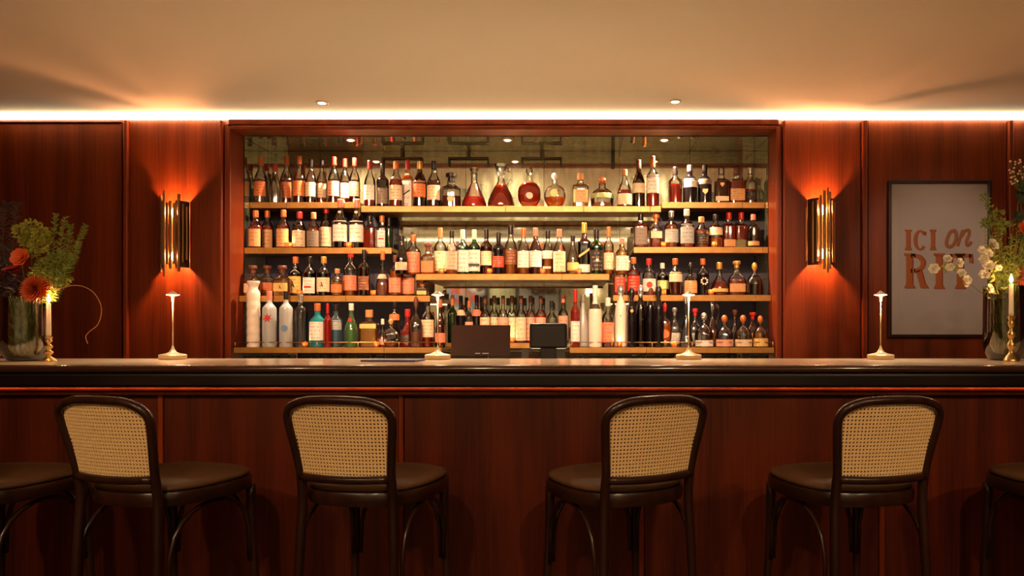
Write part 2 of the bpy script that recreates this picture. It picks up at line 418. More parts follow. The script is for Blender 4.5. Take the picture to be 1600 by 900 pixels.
# dark metal came frames on the mirrored soffit
for cx in (628, 732, 846):
    f = MB(); c0 = PX(cx, 4.98); hw = 0.14; zb_ = PZ(247, 4.98)
    f.box(c0-hw, c0+hw, 4.976, 4.988, zb_-.007, zb_+.007); f.box(c0-hw, c0-hw+.012, 4.976, 4.988, zb_-.055, zb_-.0072)
    f.box(c0+hw-.012, c0+hw, 4.976, 4.988, zb_-.055, zb_-.0072); f.box(c0-.010, c0+.010, 4.976, 4.988, zb_+.0072, NZT-.001)
    f.build('metal_came', JOINT, niche)
MB().box(PX(958, 4.98)-.012, PX(958, 4.98)+.012, 4.976, 4.988, PZ(262, 4.98), NZT-.001).build('metal_came', JOINT, niche)
# navy back panels of the side shelving
for (a, b, y0, y1) in ((NXL+0.003, PX(622, 4.97), 330, 461), (NXL+0.003, PX(664, 4.97), 461, 541), (PX(1024, 4.97), NXR-0.003, 330, 395), (PX(985, 4.97), NXR-0.003, 395, 541)):
    MB().box(a, b, 4.975, 4.995, PZ(y1, 4.97), PZ(y0, 4.97)).build('navy_panel', NAVY, niche)
# back counter below the niche
bc = MB().box(NXL+0.003, NXR-0.003, WY+0.145, NY-0.001, BACKZ-0.04, BACKZ, 0.003).build('trim_2', TRIMW)
struct(bc, 'back counter ledge under the lowest shelves', 'ledge')

# cove strip light along the top of the wall, another over the opposite wall
s1 = MB().box(WL+0.002, WR-0.002, WY-0.030, WY-0.006, CZ-0.034, CZ-0.001, 0.006).build('cove_light', STRIP)
tag(s1, 'long bright warm strip light where wall meets ceiling above the bar', 'light')
s2 = MB().box(WL+0.3, WR-0.3, OPY+0.002, OPY+0.022, PZ(375, 12.2)-0.014, PZ(375, 12.2)+0.014).build('strip_light', emis('far_strip', (1, .8, .52), 5))
tag(s2, 'strip light on the opposite wall, seen as a pale line in the mirror', 'light')

# ---------------------------------------------------------------- shelves
SFILL = emis('shelf_fill_glow', (1.0, .58, .34), P_SFILL)  # added glow under the side shelves to brighten the bottles below
def shelf(px0, px1, py, D0, D1, label, joints, thick=0.040, group='golden back bar shelves'):
    x0 = max(PX(px0, D0), NXL+0.001) if px0 < 400 else PX(px0, D0)
    x1 = min(PX(px1, D0), NXR-0.001)
    z = PZ(py, D0)
    t = thing('shelf', label, 'shelf', (x0, D0, z), 0, group)
    MB().box(0, x1-x0, 0.0115, D1-D0, -thick+0.014, -0.0005).build('board', SHELFM, t)
    if py in (386, 387, 461, 462): MB().box(0.02, x1-x0-0.02, 0.0125, 0.020, -thick+0.010, -thick+0.0135).build('shelf_fill_strip', SFILL, t)
    js = [x0]+[PX(j, D0) for j in joints]+[x1]
    for a, b in zip(js[:-1], js[1:]):
        MB().box(a-x0+0.0008, b-x0-0.0008, 0, 0.011, -thick, 0, 0.0015).build('edge_strip', SHELFM, t)
    return z
FR = {'TL': 4.718, 'TC': 4.66, 'TR': 4.718, 'ML': 4.64, 'MC': 4.53, 'MR': 4.64, 'LL': 4.57, 'LR': 4.57, 'BL': 4.48, 'BC': 4.78, 'BR': 4.48}
SH = {}
for key, a, b, py, D1, lab, js in (
    ('TL', 365, 563, 316, 4.972, 'upper left golden shelf carrying orange labelled bottles', [410, 447]),
    ('TC', 564, 1033, 322, 4.972, 'long upper centre golden shelf carrying the decanters', [790, 912, 1016]),
    ('TR', 1034, 1210, 316, 4.972, 'upper right golden shelf with black and amber bottles', [1160]),
    ('ML', 365, 612, 387, 4.972, 'second left golden shelf carrying tan labelled bottles', [402, 431, 478]),
    ('MC', 650, 952, 428, 4.990, 'lower centre golden shelf carrying the green bottles', [878]),
    ('MR', 990, 1210, 386, 4.972, 'second right golden shelf with silver labelled bottles', [1172, 1192]),
    ('LL', 365, 672, 462, 4.972, 'third left golden shelf with mushroom stoppered bottles', [428, 540]),
    ('LR', 958, 1210, 461, 4.972, 'third right golden shelf with rum and decanter shaped bottles', [1180]),
    ('BL', 365, 690, 543, 4.972, 'lowest left golden shelf with clear and blue bottles', [470, 600]),
    ('BC', 694, 886, 536, 4.990, 'lowest centre golden shelf set back behind the screens', [760]),
    ('BR', 890, 1210, 543, 4.972, 'lowest right golden shelf with dome shaped bottles', [1010, 1140])):
    SH[key] = (shelf(a, b, py, FR[key], D1, lab, js, 0.034 if key[0] == 'B' else 0.038), FR[key])
def gallery(px0, px1, label):
    D = 4.487; x0 = max(PX(px0, D), NXL+0.003); x1 = min(PX(px1, D), NXR-0.003); z = SH['BL'][0]
    t = thing('gallery_rail', label, 'rail', (x0, D, z), 0, 'rails along the lowest shelves')
    MB().tube([(0, 0, 0.032), (x1-x0, 0, 0.032)], 0.0022, 8).build('rod', BRASS, t, True)
    n = max(2, int((x1-x0)/0.24)+1)
    for i in range(n):
        x = 0.006+(x1-x0-0.012)*i/(n-1)
        MB().tube([(x, 0, 0.0002), (x, 0, 0.034)], 0.0035, 8).build('post', BRASS, t, True)
gallery(366, 689, 'thin brass gallery rail along the lowest left shelf')
gallery(892, 1209, 'thin brass gallery rail along the lowest right shelf')

# ---------------------------------------------------------------- bar counter
BZ = 1.10; BF = 2.66; BB = 3.31
t = thing('bar_counter', 'long pale topped bar counter with a dark glossy rounded edge', 'counter', (0, 0, 0))
MB().box(WL+0.01, WR-0.01, BF+0.03, BB, BZ-0.03, BZ, 0.003).build('countertop', STONE, t)
prof = []
for k in range(9):
    a = -pi/2+pi*k/8
    prof.append((BF+0.016-0.016*cos(a), BZ-0.014+0.0145*sin(a)))
e = MB(); b = len(e.v)
pts = [(BF+0.031, BZ-0.0285)]+prof+[(BF+0.031, BZ+0.0005)]
for x in (WL+0.01, WR-0.01):
    for (y, z) in pts: e.v.append((x, y, z))
n = len(pts)
for i in range(n-1): e.f.append((i, i+1, n+i+1, n+i))
e.f.append(tuple(range(n))); e.f.append(tuple(n+i for i in reversed(range(n)))); e.f.append((n-1, 0, n, 2*n-1))
o = e.build('edge_bead', EDGEB, t, True, ang=50); o['label'] = 'dark brown rounded nosing'
o = MB().box(WL+0.01, WR-0.01, BF+0.008, BF+0.036, BZ-0.082, BZ-0.029, 0.010).build('apron', BLACKL, t); o['label'] = 'black lacquered apron'
MB().box(WL+0.01, WR-0.01, BF+0.037, BB-0.01, BZ-0.045, BZ-0.031).build('subtop', BLACKL, t)
MB().box(WL+0.01, WR-0.01, 2.699, 2.709, BZ-0.051, BZ-0.0455).build('under_strip', UNDER, t)
bf = thing('panelled_counter_base', 'red brown wood panelled bar front behind the stools', 'bar front', (0, 0, 0))
FY = 2.76
MB().box(WL+0.01, WR-0.01, FY+0.02, FY+0.06, 0, BZ-0.083).build('carcass', BARW, bf)
zr = [(PZ(606.2, 2.712)), (PZ(611.5, 2.712)), PZ(617, 2.712)]
MB().box(WL+0.01, WR-0.01, 2.712, FY+0.02, zr[1], zr[0], 0.004).build('ledge_rail', TRIMW, bf)
MB().box(WL+0.01, WR-0.01, 2.724, FY+0.02, zr[2], zr[1]-0.0005, 0.003).build('lower_rail', TRIMW, bf)
st = [(-1.578+0.916*k) for k in range(-2, 6)]
ed = [WL+0.01]+[x for x in st if x > WL+0.05 and x < WR-0.05]+[WR-0.01]
for a, b in zip(ed[:-1], ed[1:]):
    MB().box(a+0.0115, b-0.0115, FY, FY+0.02, 0.10, zr[2]-0.014, 0.002).build('panel', BARW, bf)
for x in ed[1:-1]:
    MB().box(x-0.0095, x+0.0095, FY-0.008, FY+0.02, 0.10, zr[2]-0.001, 0.003).build('stile', TRIMW, bf)
MB().box(WL+0.01, WR-0.01, FY-0.015, FY+0.02, 0, 0.095, 0.003).build('plinth', TRIMW, bf)
# brass foot rail
fr = thing('foot_rail', 'brass foot rail along the base of the bar front', 'rail', (0, 2.6, 0.2))
MB().tube([(WL+0.3, 0, 0), (WR-0.3, 0, 0)], 0.018, 10).build('tube', BRASS, fr, True)
for x in (-3, -1.6, -0.2, 1.2, 2.6):
    MB().tube([(x, 0, 0), (x, 0.03, 0), (x, 0.144, 0)], 0.009, 8).build('bracket', BRASS, fr, True)
WFILL = emis('hidden_fill_glow', (1.0, .76, .46), 14)  # added glowing panels, hidden behind the bar to brighten ceiling and bottles
# inner work counter behind the bar
wc = thing('work_counter', 'low working counter behind the bar top', 'counter', (0, 0, 0))
MB().box(WL+0.5, WR-0.5, 3.325, 3.80, 0.86, 0.90, 0.003).build('worktop', DEVM, wc)
MB().box(WL+0.5, WR-0.5, 3.34, 3.77, 0, 0.8595).build('carcass', BLACKL, wc)
for a in (-1.6, -1.0, -.4, .2):
    MB().box(a, a+.55, 3.60, 3.72, 0.9002, 0.906).build('fill_panel', WFILL, wc)

# ---------------------------------------------------------------- bottles
PROF = {
 'W': dict(p=[(.93,0),(1,.015),(1,.55),(.95,.60),(.70,.665),(.45,.71),(.36,.75),(.34,.86)], cap=(.83,1,.40,'cyl'), lab=(.10,.50)),
 'B': dict(p=[(.93,0),(1,.015),(1,.47),(.95,.54),(.72,.64),(.48,.71),(.37,.76),(.34,.87)], cap=(.82,1,.40,'cyl'), lab=(.14,.46)),
 'K': dict(p=[(.93,0),(1,.015),(1,.58),(.93,.63),(.6,.69),(.38,.73),(.35,.77),(.33,.90)], cap=(.78,1,.38,'cyl'), lab=(.10,.45)),
 'S': dict(p=[(.93,0),(1,.015),(1,.60),(.94,.64),(.6,.675),(.40,.70),(.36,.84)], cap=(.80,1,.42,'cyl'), lab=(.10,.48), n=5, dep=.75),
 'V': dict(p=[(.95,0),(1,.012),(1,.66),(.92,.71),(.6,.76),(.40,.79),(.34,.82),(.31,.92)], cap=(.85,1,.37,'cyl'), lab=(.12,.5)),
 'C': dict(p=[(.93,0),(1,.03),(.98,.1),(.78,.28),(.5,.47),(.3,.6),(.25,.68),(.27,.84),(.32,.86)], cap=(.84,1,.30,'flare'), lab=(.12,.3)),
 'D': dict(p=[(.9,0),(1,.04),(.97,.14),(.78,.32),(.5,.48),(.30,.58),(.24,.66),(.27,.76),(.42,.90),(.52,1)], cap=None, lab=(.1,.3)),
 'F': dict(p=[(.4,0),(.62,.04),(.90,.16),(1,.33),(.92,.49),(.62,.60),(.3,.65),(.24,.72),(.22,.82)], cap=(.80,1,.30,'ball'), lab=(.18,.40), dep=.5),
 'H': dict(p=[(.95,0),(1,.015),(1,.50),(.95,.56),(.65,.62),(.42,.66),(.38,.76)], cap=(.75,1,.55,'mush'), lab=(.12,.46), n=4, dep=.85),
 'P': dict(p=[(.95,0),(1,.02),(1,.32),(.95,.42),(.78,.52),(.5,.60),(.32,.64),(.29,.78)], cap=(.74,1,.34,'ball'), lab=(.06,.26)),
 'O': dict(p=[(.9,0),(1,.015),(1,.35),(.96,.52),(.82,.66),(.55,.74),(.38,.78),(.34,.82)], cap=(.79,1,.62,'ball'), lab=(.12,.55)),
 'X': dict(p=[(.96,0),(1,.01)]+[((1 if k % 2 else .95),.05+.065*k) for k in range(12)]+[(.95,.83),(.72,.87),(.66,.9),(.75,.93),(.95,.98),(.95,1)], cap=None, lab=(.1,.3)),
 'T': dict(p=[(.8,0),(.92,.03),(1,.14),(.97,.26),(.72,.42),(.45,.52),(.32,.6),(.28,.68),(.26,.84)], cap=(.80,1,.32,'cyl'), lab=(.08,.28)),
 'L': dict(p=[(.96,0),(1,.02),(1,.40),(.96,.47),(.7,.57),(.42,.64),(.34,.70),(.32,.84)], cap=(.80,1,.44,'mush'), lab=(.08,.36), n=4, dep=.75),
 'E': dict(p=[(.93,0),(1,.015),(1,.22),(.92,.42),(.66,.58),(.42,.68),(.33,.76),(.3,.88)], cap=(.84,1,.38,'cyl'), lab=(.10,.30)),
}
GL = {'c': ('clear', thin_glass('clear_glass', (.97, .97, .95))), 'g': ('green', thin_glass('green_glass', (.06, .42, .06))),
      'n': ('brown glass', thin_glass('brown_glass', (.40, .15, .04))), 'k': ('black', plain('black_glass', (.006, .004, .006), .08, coat=.5)),
      'f': ('frosted white', thin_glass('frosted_glass', (.86, .86, .84), milky=.55, rough=.3)), 'w': ('opaque white', plain('white_ceramic', srgb(232, 214, 196), .25)),
      't': ('turquoise', thin_glass('turquoise_glass', (.03, .62, .70), milky=.35)), 'u': ('pale blue', thin_glass('pale_blue_glass', (.40, .72, .86), milky=.12)),
      'l': ('light green', thin_glass('light_green_glass', (.55, .80, .45), milky=.10)), 'r': ('red glass', thin_glass('red_glass', (.6, .03, .02), milky=.3)),
      'd': ('dark', thin_glass('smoke_glass', (.20, .09, .05))), 'y': ('pale gold', thin_glass('gold_glass', (.9, .75, .45)))}
LQ = {'a': ('amber', liquid('amber_spirit', (.78, .24, .03), .58)), 'r': ('red amber', liquid('red_spirit', (.62, .065, .018), .64)),
      'd': ('dark red', liquid('dark_spirit', (.17, .018, .010), .75)), 'o': ('orange', liquid('orange_spirit', (.85, .20, .03), .7)),
      'y': ('pale gold', liquid('gold_spirit', (.85, .48, .12), .5)), 'p': ('bright red', liquid('red_aperitif', (.85, .035, .02), .8)),
      'k': ('almost black', liquid('black_liqueur', (.02, .012, .012), .9)), 'g': ('green', liquid('green_spirit', (.08, .42, .05), .7)),
      'b': ('blue', liquid('blue_spirit', (.06, .35, .5), .5)), 's': ('pale pink', liquid('pink_spirit', (.8, .42, .3), .35))}
def LM(n, c, ink=(60, 25, 15)): return (n, label_mat(n.replace(' ', '_')+'_paper', srgb(*c), srgb(*ink)))
LB = {'c': LM('cream', (238, 208, 170)), 'p': LM('pink', (236, 168, 140)), 'o': LM('orange', (222, 122, 66)), 'y': LM('yellow', (232, 190, 110)),
      'w': LM('white', (240, 228, 214)), 'k': LM('black', (26, 18, 16), (190, 150, 100)), 'g': LM('grey', (128, 112, 98)), 'r': LM('red', (200, 52, 30), (240, 200, 170)),
      't': LM('tan', (214, 160, 104)), 'n': LM('brown', (120, 66, 40), (220, 170, 110)), 's': LM('silver', (170, 172, 168)), 'v': LM('olive', (120, 112, 62)), 'l': LM('pale green', (170, 180, 120)), 'm': LM('salmon', (230, 130, 98))}
CP = {'r': ('red', plain('red_cap', srgb(178, 34, 24), .35)), 'k': ('black', plain('black_cap', srgb(24, 16, 16), .35)), 'o': ('copper', plain('copper_cap', srgb(206, 112, 58), .35, metal=.3)),
      'y': ('gold', plain('gold_cap', srgb(222, 172, 86), .3, metal=.5)), 'w': ('white', plain('white_cap', srgb(232, 220, 206), .45)), 'c': ('cork', plain('cork_cap', srgb(196, 138, 86), .8)),
      's': ('silver', plain('silver_cap', srgb(206, 202, 196), .2, metal=.8)), 'n': ('brown', plain('brown_cap', srgb(96, 48, 28), .5)), 'p': ('pink', plain('pink_cap', srgb(232, 132, 108), .4)),
      'g': ('clear glass', thin_glass('stopper_glass', (.93, .93, .9)))}
SHN = {'W': 'rounded', 'B': 'sloping', 'K': 'straight', 'S': 'square', 'V': 'tall', 'C': 'conical', 'D': 'large flared', 'F': 'round flat', 'H': 'squat faceted', 'P': 'domed', 'O': 'tall bulbous', 'X': 'tall fluted', 'T': 'squat sloping', 'L': 'wide', 'E': 'teardrop'}
SHO = {'W': 'spirit_bottle', 'B': 'whisky_bottle', 'K': 'wine_bottle', 'S': 'square_bottle', 'V': 'tall_bottle', 'C': 'decanter', 'D': 'decanter', 'F': 'round_flask', 'H': 'faceted_bottle', 'P': 'domed_bottle', 'O': 'bulbous_bottle', 'X': 'fluted_bottle', 'T': 'liqueur_bottle', 'L': 'wide_bottle', 'E': 'teardrop_bottle'}
ROWN = {'TL': 'top left shelf', 'TC': 'top centre shelf', 'TR': 'top right shelf', 'ML': 'second left shelf', 'MC': 'second centre shelf', 'MR': 'second right shelf',
        'LL': 'third left shelf', 'LR': 'third right shelf', 'BL': 'bottom left shelf', 'BC': 'bottom centre shelf', 'BR': 'bottom right shelf'}
ORD = ['first', 'second', 'third', 'fourth', 'fifth', 'sixth', 'seventh', 'eighth', 'ninth', 'tenth', 'eleventh', 'twelfth', 'thirteenth', 'fourteenth', 'fifteenth', 'sixteenth', 'seventeenth', 'eighteenth', 'nineteenth', 'twentieth', 'twentyfirst', 'twentysecond', 'twentythird', 'twentyfourth', 'twentyfifth', 'twentysixth', 'twentyseventh']
MC_ = {}
def rad_at(pr, z):
    for (r0, z0), (r1, z1) in zip(pr[:-1], pr[1:]):
        if z0 <= z <= z1: return r0+(r1-r0)*((z-z0)/(z1-z0) if z1 > z0 else 0)
    return pr[-1][0]
def smooth_prof(p):
    out = []
    for i in range(len(p)-1):
        (r0, z0), (r1, z1) = p[i], p[i+1]
        rp = p[i-1] if i > 0 else p[i]; rn = p[i+2] if i+2 < len(p) else p[i+1]
        m = 3 if (z1-z0) > 0.03 and abs(r1-r0) > 0.02 else 1
        for k in range(m):
            u = k/m
            # Catmull-Rom on r, linear on z
            r = 0.5*((2*r0)+(-rp[0]+r1)*u+(2*rp[0]-5*r0+4*r1-rn[0])*u*u+(-rp[0]+3*r0-3*r1+rn[0])*u**3)
            out.append((max(.02, min(1.0, r)), z0+(z1-z0)*u))
    out.append(p[-1]); return out
def bmesh_for(kind, sh, *a):
    key = (kind, sh)+a
    if key in MC_: return MC_[key]
    d = PROF[sh]; n = d.get('n', 2.0); dep = d.get('dep', 1.0); sp = smooth_prof(d['p']); m = MB()
    uvs = None
    if kind == 'glass': m.lathe(sp, 24 if sh != 'X' else 24, sec=n, dep=dep)
    elif kind == 'liq':
        fill = a[0]; pr = [(r*.90, z+.012) for r, z in sp if z+.012 < fill]
        pr.append((rad_at(sp, fill)*.90, fill)); m.lathe(pr, 20, sec=n, dep=dep*.98)
    elif kind == 'label':
        z0, z1 = a[0], a[1]; half = radians(46 if n > 3 else 68)
        zz = [z0+(z1-z0)*k/4 for k in range(5)]; K = 12; uvs = []
        for z in zz:
            for k in range(K+1):
                th = -pi/2-half+2*half*k/K; c, q = cos(th), sin(th); g = (abs(c)**n+abs(q)**n)**(-1/n)
                r = rad_at(sp, z)*1.015; m.v.append((r*g*c, r*g*q*dep, z)); uvs.append((k/K, (z-z0)/(z1-z0)))
        for i in range(4):
            for k in range(K): m.f.append((i*(K+1)+k, i*(K+1)+k+1, (i+1)*(K+1)+k+1, (i+1)*(K+1)+k))
    elif kind == 'cap':
        z0, z1, r, st = d['cap']; h = z1-z0
        if st == 'cyl': pr = [(r*.96, z0), (r, z0+.1*h), (r, z1-.1*h), (r*.9, z1)]
        elif st == 'ball': pr = [(r*.5, z0)]+[(max(.05, r*sin(pi*(.2+.78*k/7))), z0+h*(.08+.92*(1-cos(pi*(.2+.78*k/7)))/2)) for k in range(8)]
        elif st == 'mush': pr = [(r*.62, z0), (r*.62, z0+h*.5), (r*.95, z0+h*.56), (r, z0+h*.62), (r, z1-h*.1), (r*.9, z1)]
        else: pr = [(r*.6, z0), (r*.7, z0+h*.15), (r*1.1, z0+h*.5), (r*1.25, z0+h*.8), (r*.9, z1)]
        m.lathe(pr, 16)
    me = m.mesh(kind)
    me.polygons.foreach_set('use_smooth', [True]*len(me.polygons)); me.set_sharp_from_angle(angle=radians(50))
    if uvs:
        ul = me.uv_layers.new(name='UVMap')
        for lp in me.loops: ul.data[lp.index].uv = uvs[lp.vertex_index]
    MC_[key] = me
    return me
MATED = {}
def with_mat(me, mat):
    k = (me.name, mat.name)
    if k not in MATED:
        c = me.copy(); c.materials.append(mat); MATED[k] = c
    return MATED[k]
INKS = {'r': plain('red_ink', srgb(190, 26, 20), .5), 'k': plain('black_ink', srgb(24, 18, 20), .5), 'b': plain('blue_ink', srgb(96, 130, 170), .5),
        'y': plain('gold_ink', srgb(214, 160, 84), .4), 'w': plain('cream_ink', srgb(226, 208, 184), .5), 'o': plain('orange_ink', srgb(214, 92, 40), .5)}
def emblem(kind, ink, root, sh, zf, size, w, h):
    d = PROF[sh]; dep = d.get('dep', 1.0); n = d.get('n', 2)
    y = -(rad_at(smooth_prof(d['p']), zf)*1.03)*dep-.02
    sx, sz = size, size*w/h
    m = MB()
    if kind == 'dot': pts = [(sx*cos(a*pi/8), zf+sz*sin(a*pi/8)) for a in range(16)]; m.poly(pts, y-.02, y+.10)
    elif kind == 'leaf':
        pts = []
        for a in range(14):
            r = 1.0 if a % 2 == 0 else .45
            pts.append((sx*r*cos(pi/2+a*pi/7), zf+sz*r*sin(pi/2+a*pi/7)))
        m.poly(pts, y-.02, y+.10)
    elif kind == 'cross':
        for a in range(4):
            t_ = a*pi/4+pi/8
            for u in (-1, 1):
                cx, cz = sx*.62*u*cos(t_), sz*.62*u*sin(t_)
                m.poly([(cx-sx*.16, zf+cz-sz*.16), (cx+sx*.16, zf+cz-sz*.16), (cx+sx*.16, zf+cz+sz*.16), (cx-sx*.16, zf+cz+sz*.16)], y-.02, y+.12)
    elif kind == 'crest':
        m.poly([(-sx, zf+sz), (-sx, zf), (0, zf-sz*1.1), (sx, zf), (sx, zf+sz)], y-.02, y+.10)
    elif kind == 'band': m.poly([(-sx, zf-sz*.25), (sx, zf-sz*.25), (sx, zf+sz*.25), (-sx, zf+sz*.25)], y-.02, y+.05)
    elif kind == 'slash': m.poly([(-sx, zf-sz*.9), (sx, zf+sz*.5), (sx, zf+sz*.95), (-sx, zf-sz*.45)], y-.02, y+.08)
    elif kind == 'script':
        for (a, b, c_, d_) in ((-.6, .7, .1, .95), (-.1, .95, .05, -.3), (-.7, .1, .5, .35), (-.3, -.1, .45, -.9), (.2, .0, .4, -.8), (-.6, -.5, -.2, -.9)):
            q = .1
            m.poly([(sx*a-sx*q, zf+sz*b), (sx*a+sx*q, zf+sz*b), (sx*c_+sx*q, zf+sz*d_), (sx*c_-sx*q, zf+sz*d_)], y-.02, y+.06)
    o = m.build('emblem', INKS[ink], root)
    return o

ROWS = {
'TL': """391 246 20 B c d.52 o o
407 257 20 E c - - r
430 257 21 E c - - r
448 244 20 B c d.50 o o
468 244 19 B c d.50 o o
486 249 17 B c d.48 c k
503 250 17 B c r.5 c k
522 245 19 B c d.5 p r
539 248 17 B c r.5 p r
554 247 17 B c d.5 c r""",
'TC': """578 251 18 B c r.42 w r
598 256 19 K d d.6 g k:.06,.42
619 252 21 B c r.6 c o
637 250 17 S c a.75 w r+slash,k,.32,.6:.05,.72
656 252 22 B d d.5 o y:.2,.55
678 252 21 B c d.58 c k
705 271 31 H c d.32 - k+dot,y,.22,.30
741 262 39 C c p.26 - g
783 257 42 D c r.52 - -
827 261 36 F c r.62 - g+dot,w,.28,.28
867 270 34 F c a.30 - w+dot,y,.40,.34
907 271 25 S c y.45 t c:.12,.5
941 276 36 P c s.14 l o:.28,.44
976 265 24 E c r.45 c c:.05,.34
998 250 20 B d d.6 c n:.3,.5
1020 244 20 K c r.40 w o:.26,.62""",
'TR': """1055 261 21 K c r.52 - k
1078 258 23 W k - w s:.40,.62+
1101 258 22 W k - g k:.48,.62+crest,y,.28,.36
1127 262 23 S c d.62 c g:.05,.18+crest,y,.5,.26
1151 262 25 S c r.62 t n:.08,.40
1172 262 21 W c r.4 k s:.10,.34
1190 263 19 W c r.4 k s:.10,.34""",
'ML': """394 329 21 B c r.6 t o:.04,.5
418 329 21 B c r.6 t o:.04,.5
443 328 21 B c r.6 t o:.04,.5
468 331 21 B d r.6 c r:.04,.48
490 332 20 B c a.55 g c:.04,.48
510 321 20 B d d.6 c r:.06,.50
532 311 23 B d d.6 w p:.13,.55+crest,w,.72,.2
558 311 23 B d d.6 w p:.13,.55+crest,w,.72,.2
578 337 19 S c r.55 - k
597 337 19 S c s.5 w o:.05,.55+band,r,.30,.45
608 340 13 K g g.7 - k""",
'MC': """628 367 20 E d d.55 p k
646 367 23 W c o.5 m o:.06,.56
669 380 22 H c o.42 o n:.06,.42
688 356 19 K c y.5 c c:.08,.50
706 360 18 W c a.5 p k:.10,.52
723 359 20 K g g.5 w w:.06,.54
741 359 19 K g g.5 w w:.06,.54+band,k,.20,.9
760 357 19 K n r.6 c k:.20,.50
779 363 19 K k - r k:.16,.42
798 352 21 B c a.5 n k:.2,.50
818 357 19 B c a.5 w o:.14,.50
837 356 20 B n a.5 w p:.16,.50
856 360 18 B c a.4 w k:.36,.54+band,w,.16,.7
874 358 20 B c a.5 c p:.05,.50
895 367 19 E c y.3 y k
913 348 20 S d d.7 w y:.05,.2+slash,y,.42,.85
932 357 22 K g g.4 k k:.08,.52+dot,w,.30,.22
951 354 16 K c a.5 c o
972 372 21 W y y.5 w p:.1,.5""",
'MR': """1001 334 21 S c r.68 g k:.08,.60
1025 335 20 H c r.45 c o:.28,.48
1049 330 22 W c a.6 s s:.14,.5
1073 327 23 W c a.35 s w:.1,.6
1096 339 23 B c a.56 k c:.10,.48
1118 335 22 W c a.3 c k:.38,.60
1139 332 20 S c r.62 t r:.05,.24
1158 332 21 S c r.62 v r:.05,.24
1177 335 19 W d d.55 t p:.05,.18""",
'LL': """395 415 24 H c y.42 c n:.1,.40
418 415 24 H c y.42 o n:.1,.44
441 415 25 H c y.5 y n:.14,.42+script,k,.28,.25
462 401 21 W d d.55 y o:.08,.50+script,k,.30,.5
484 401 20 W d d.5 w k:.06,.46+band,r,.22,.55
506 401 21 W d d.5 c y:.10,.46+script,k,.28,.4
527 420 19 W c y.5 o c:.12,.42
548 390 22 W c a.34 m r:.12,.44
569 390 18 K n d.6 n k:.12,.42
598 392 21 T c s.3 p o:.38,.48
618 399 20 W c a.6 m n:.08,.44
638 401 21 W c o.5 m k:.06,.46
660 443 17 S y y.6 y o:.1,.7+band,k,.5,.9""",
'LR': """968 404 18 S c p.5 r r:.08,.5
990 402 21 W c p.54 r o:.10,.50
1014 404 21 W c s.3 w r:.10,.44+dot,r,.28,.45
1035 411 18 W d d.5 l w:.2,.46
1055 404 22 W c d.60 c o:.36,.62
1079 410 21 P d d.5 t k:.06,.44
1098 404 20 W k - - o+cross,w,.38,.75
1124 410 27 T c r.40 y y:.1,.2
1151 408 28 L c r.46 t y:.1,.34
1179 410 25 P c k.48 - y""",
'BL': """396 439 20 X w - - -
421 455 21 V f - - p+leaf,r,.52,.7
447 455 20 V f - - k+dot,b,.34,.5
470 460 21 V c - - s+dot,k,.70,.42
496 474 24 W t b.6 w o:.16,.58
512 474 12 K r p.6 - r
525 475 22 W u b.5 s k:.40,.62
549 474 21 E l g.58 - w+dot,r,.62,.28
577 484 28 S c y.50 y c:.5,.62
598 498 16 T c s.4 p w
611 498 27 F c s.2 - c
617 462 17 K k - o k:.52,.64
637 483 27 T r d.4 k r:.12,.32
650 463 22 P c s.3 - n
668 465 22 W c r.25 c k:.2,.55
688 468 17 E n a.5 m o""",
'BC': """707 461 15 K g g.4 - o
720 462 16 K k - c k:.58,.70
733 470 13 W c a.4 p o
745 461 17 K d a.4 m k:.56,.70
758 462 16 W c s.3 c n:.05,.54
772 462 16 W c s.3 c n:.05,.54
786 462 16 W c o.50 p n:.05,.54
800 462 16 W c s.3 c n:.05,.54
814 462 17 W c s.3 c n:.05,.54
829 462 16 W c p.55 p n:.05,.54
845 462 17 W c p.58 p n:.05,.54
862 470 16 W c k.42 p k:.05,.28
880 460 16 W c s.4 p p:.05,.56""",
'BR': """899 452 15 K r r.5 w r
911 460 19 E f - - s
930 446 21 W w - k w:.62,.7
950 465 20 W c s.4 m w:.1,.5
970 445 20 O w - - s+dot,s,.5,.1
987 449 16 O k - - k+crest,y,.6,.3
1001 445 17 O d d.6 - s
1016 446 17 O k - - n
1029 446 17 O k - - k
1039 473 21 F c a.55 - r+dot,o,.30,.62
1054 481 18 L c - s s
1072 462 22 C c - - s
1086 482 19 L c s.2 s r
1100 488 29 P c - w s:.03,.2
1113 468 24 D c a.3 - -
1132 492 28 P c - p o:.03,.24
1148 484 22 C c n.3 - n
1161 492 28 P c y.15 c o:.03,.24
1176 488 23 L c a.4 y r:.1,.4
1188 493 24 P y y.3 y o:.03,.28"""}
INKS['s'] = CP['s'][1]
LQ['n'] = LQ['a']
VOT = [('ML', 453, 20), ('ML', 545, 24), ('LL', 468, 20), ('LL', 583, 17), ('BL', 476, 26), ('BL', 587, 26), ('MC', 690, 18), ('MC', 765, 20), ('MC', 848, 20), ('MC', 905, 22),
       ('MR', 1037, 20), ('MR', 1116, 26), ('LR', 1037, 18), ('LR', 1111, 26), ('BR', 968, 22), ('BC', 800, 22), ('BR', 1054, 20)]
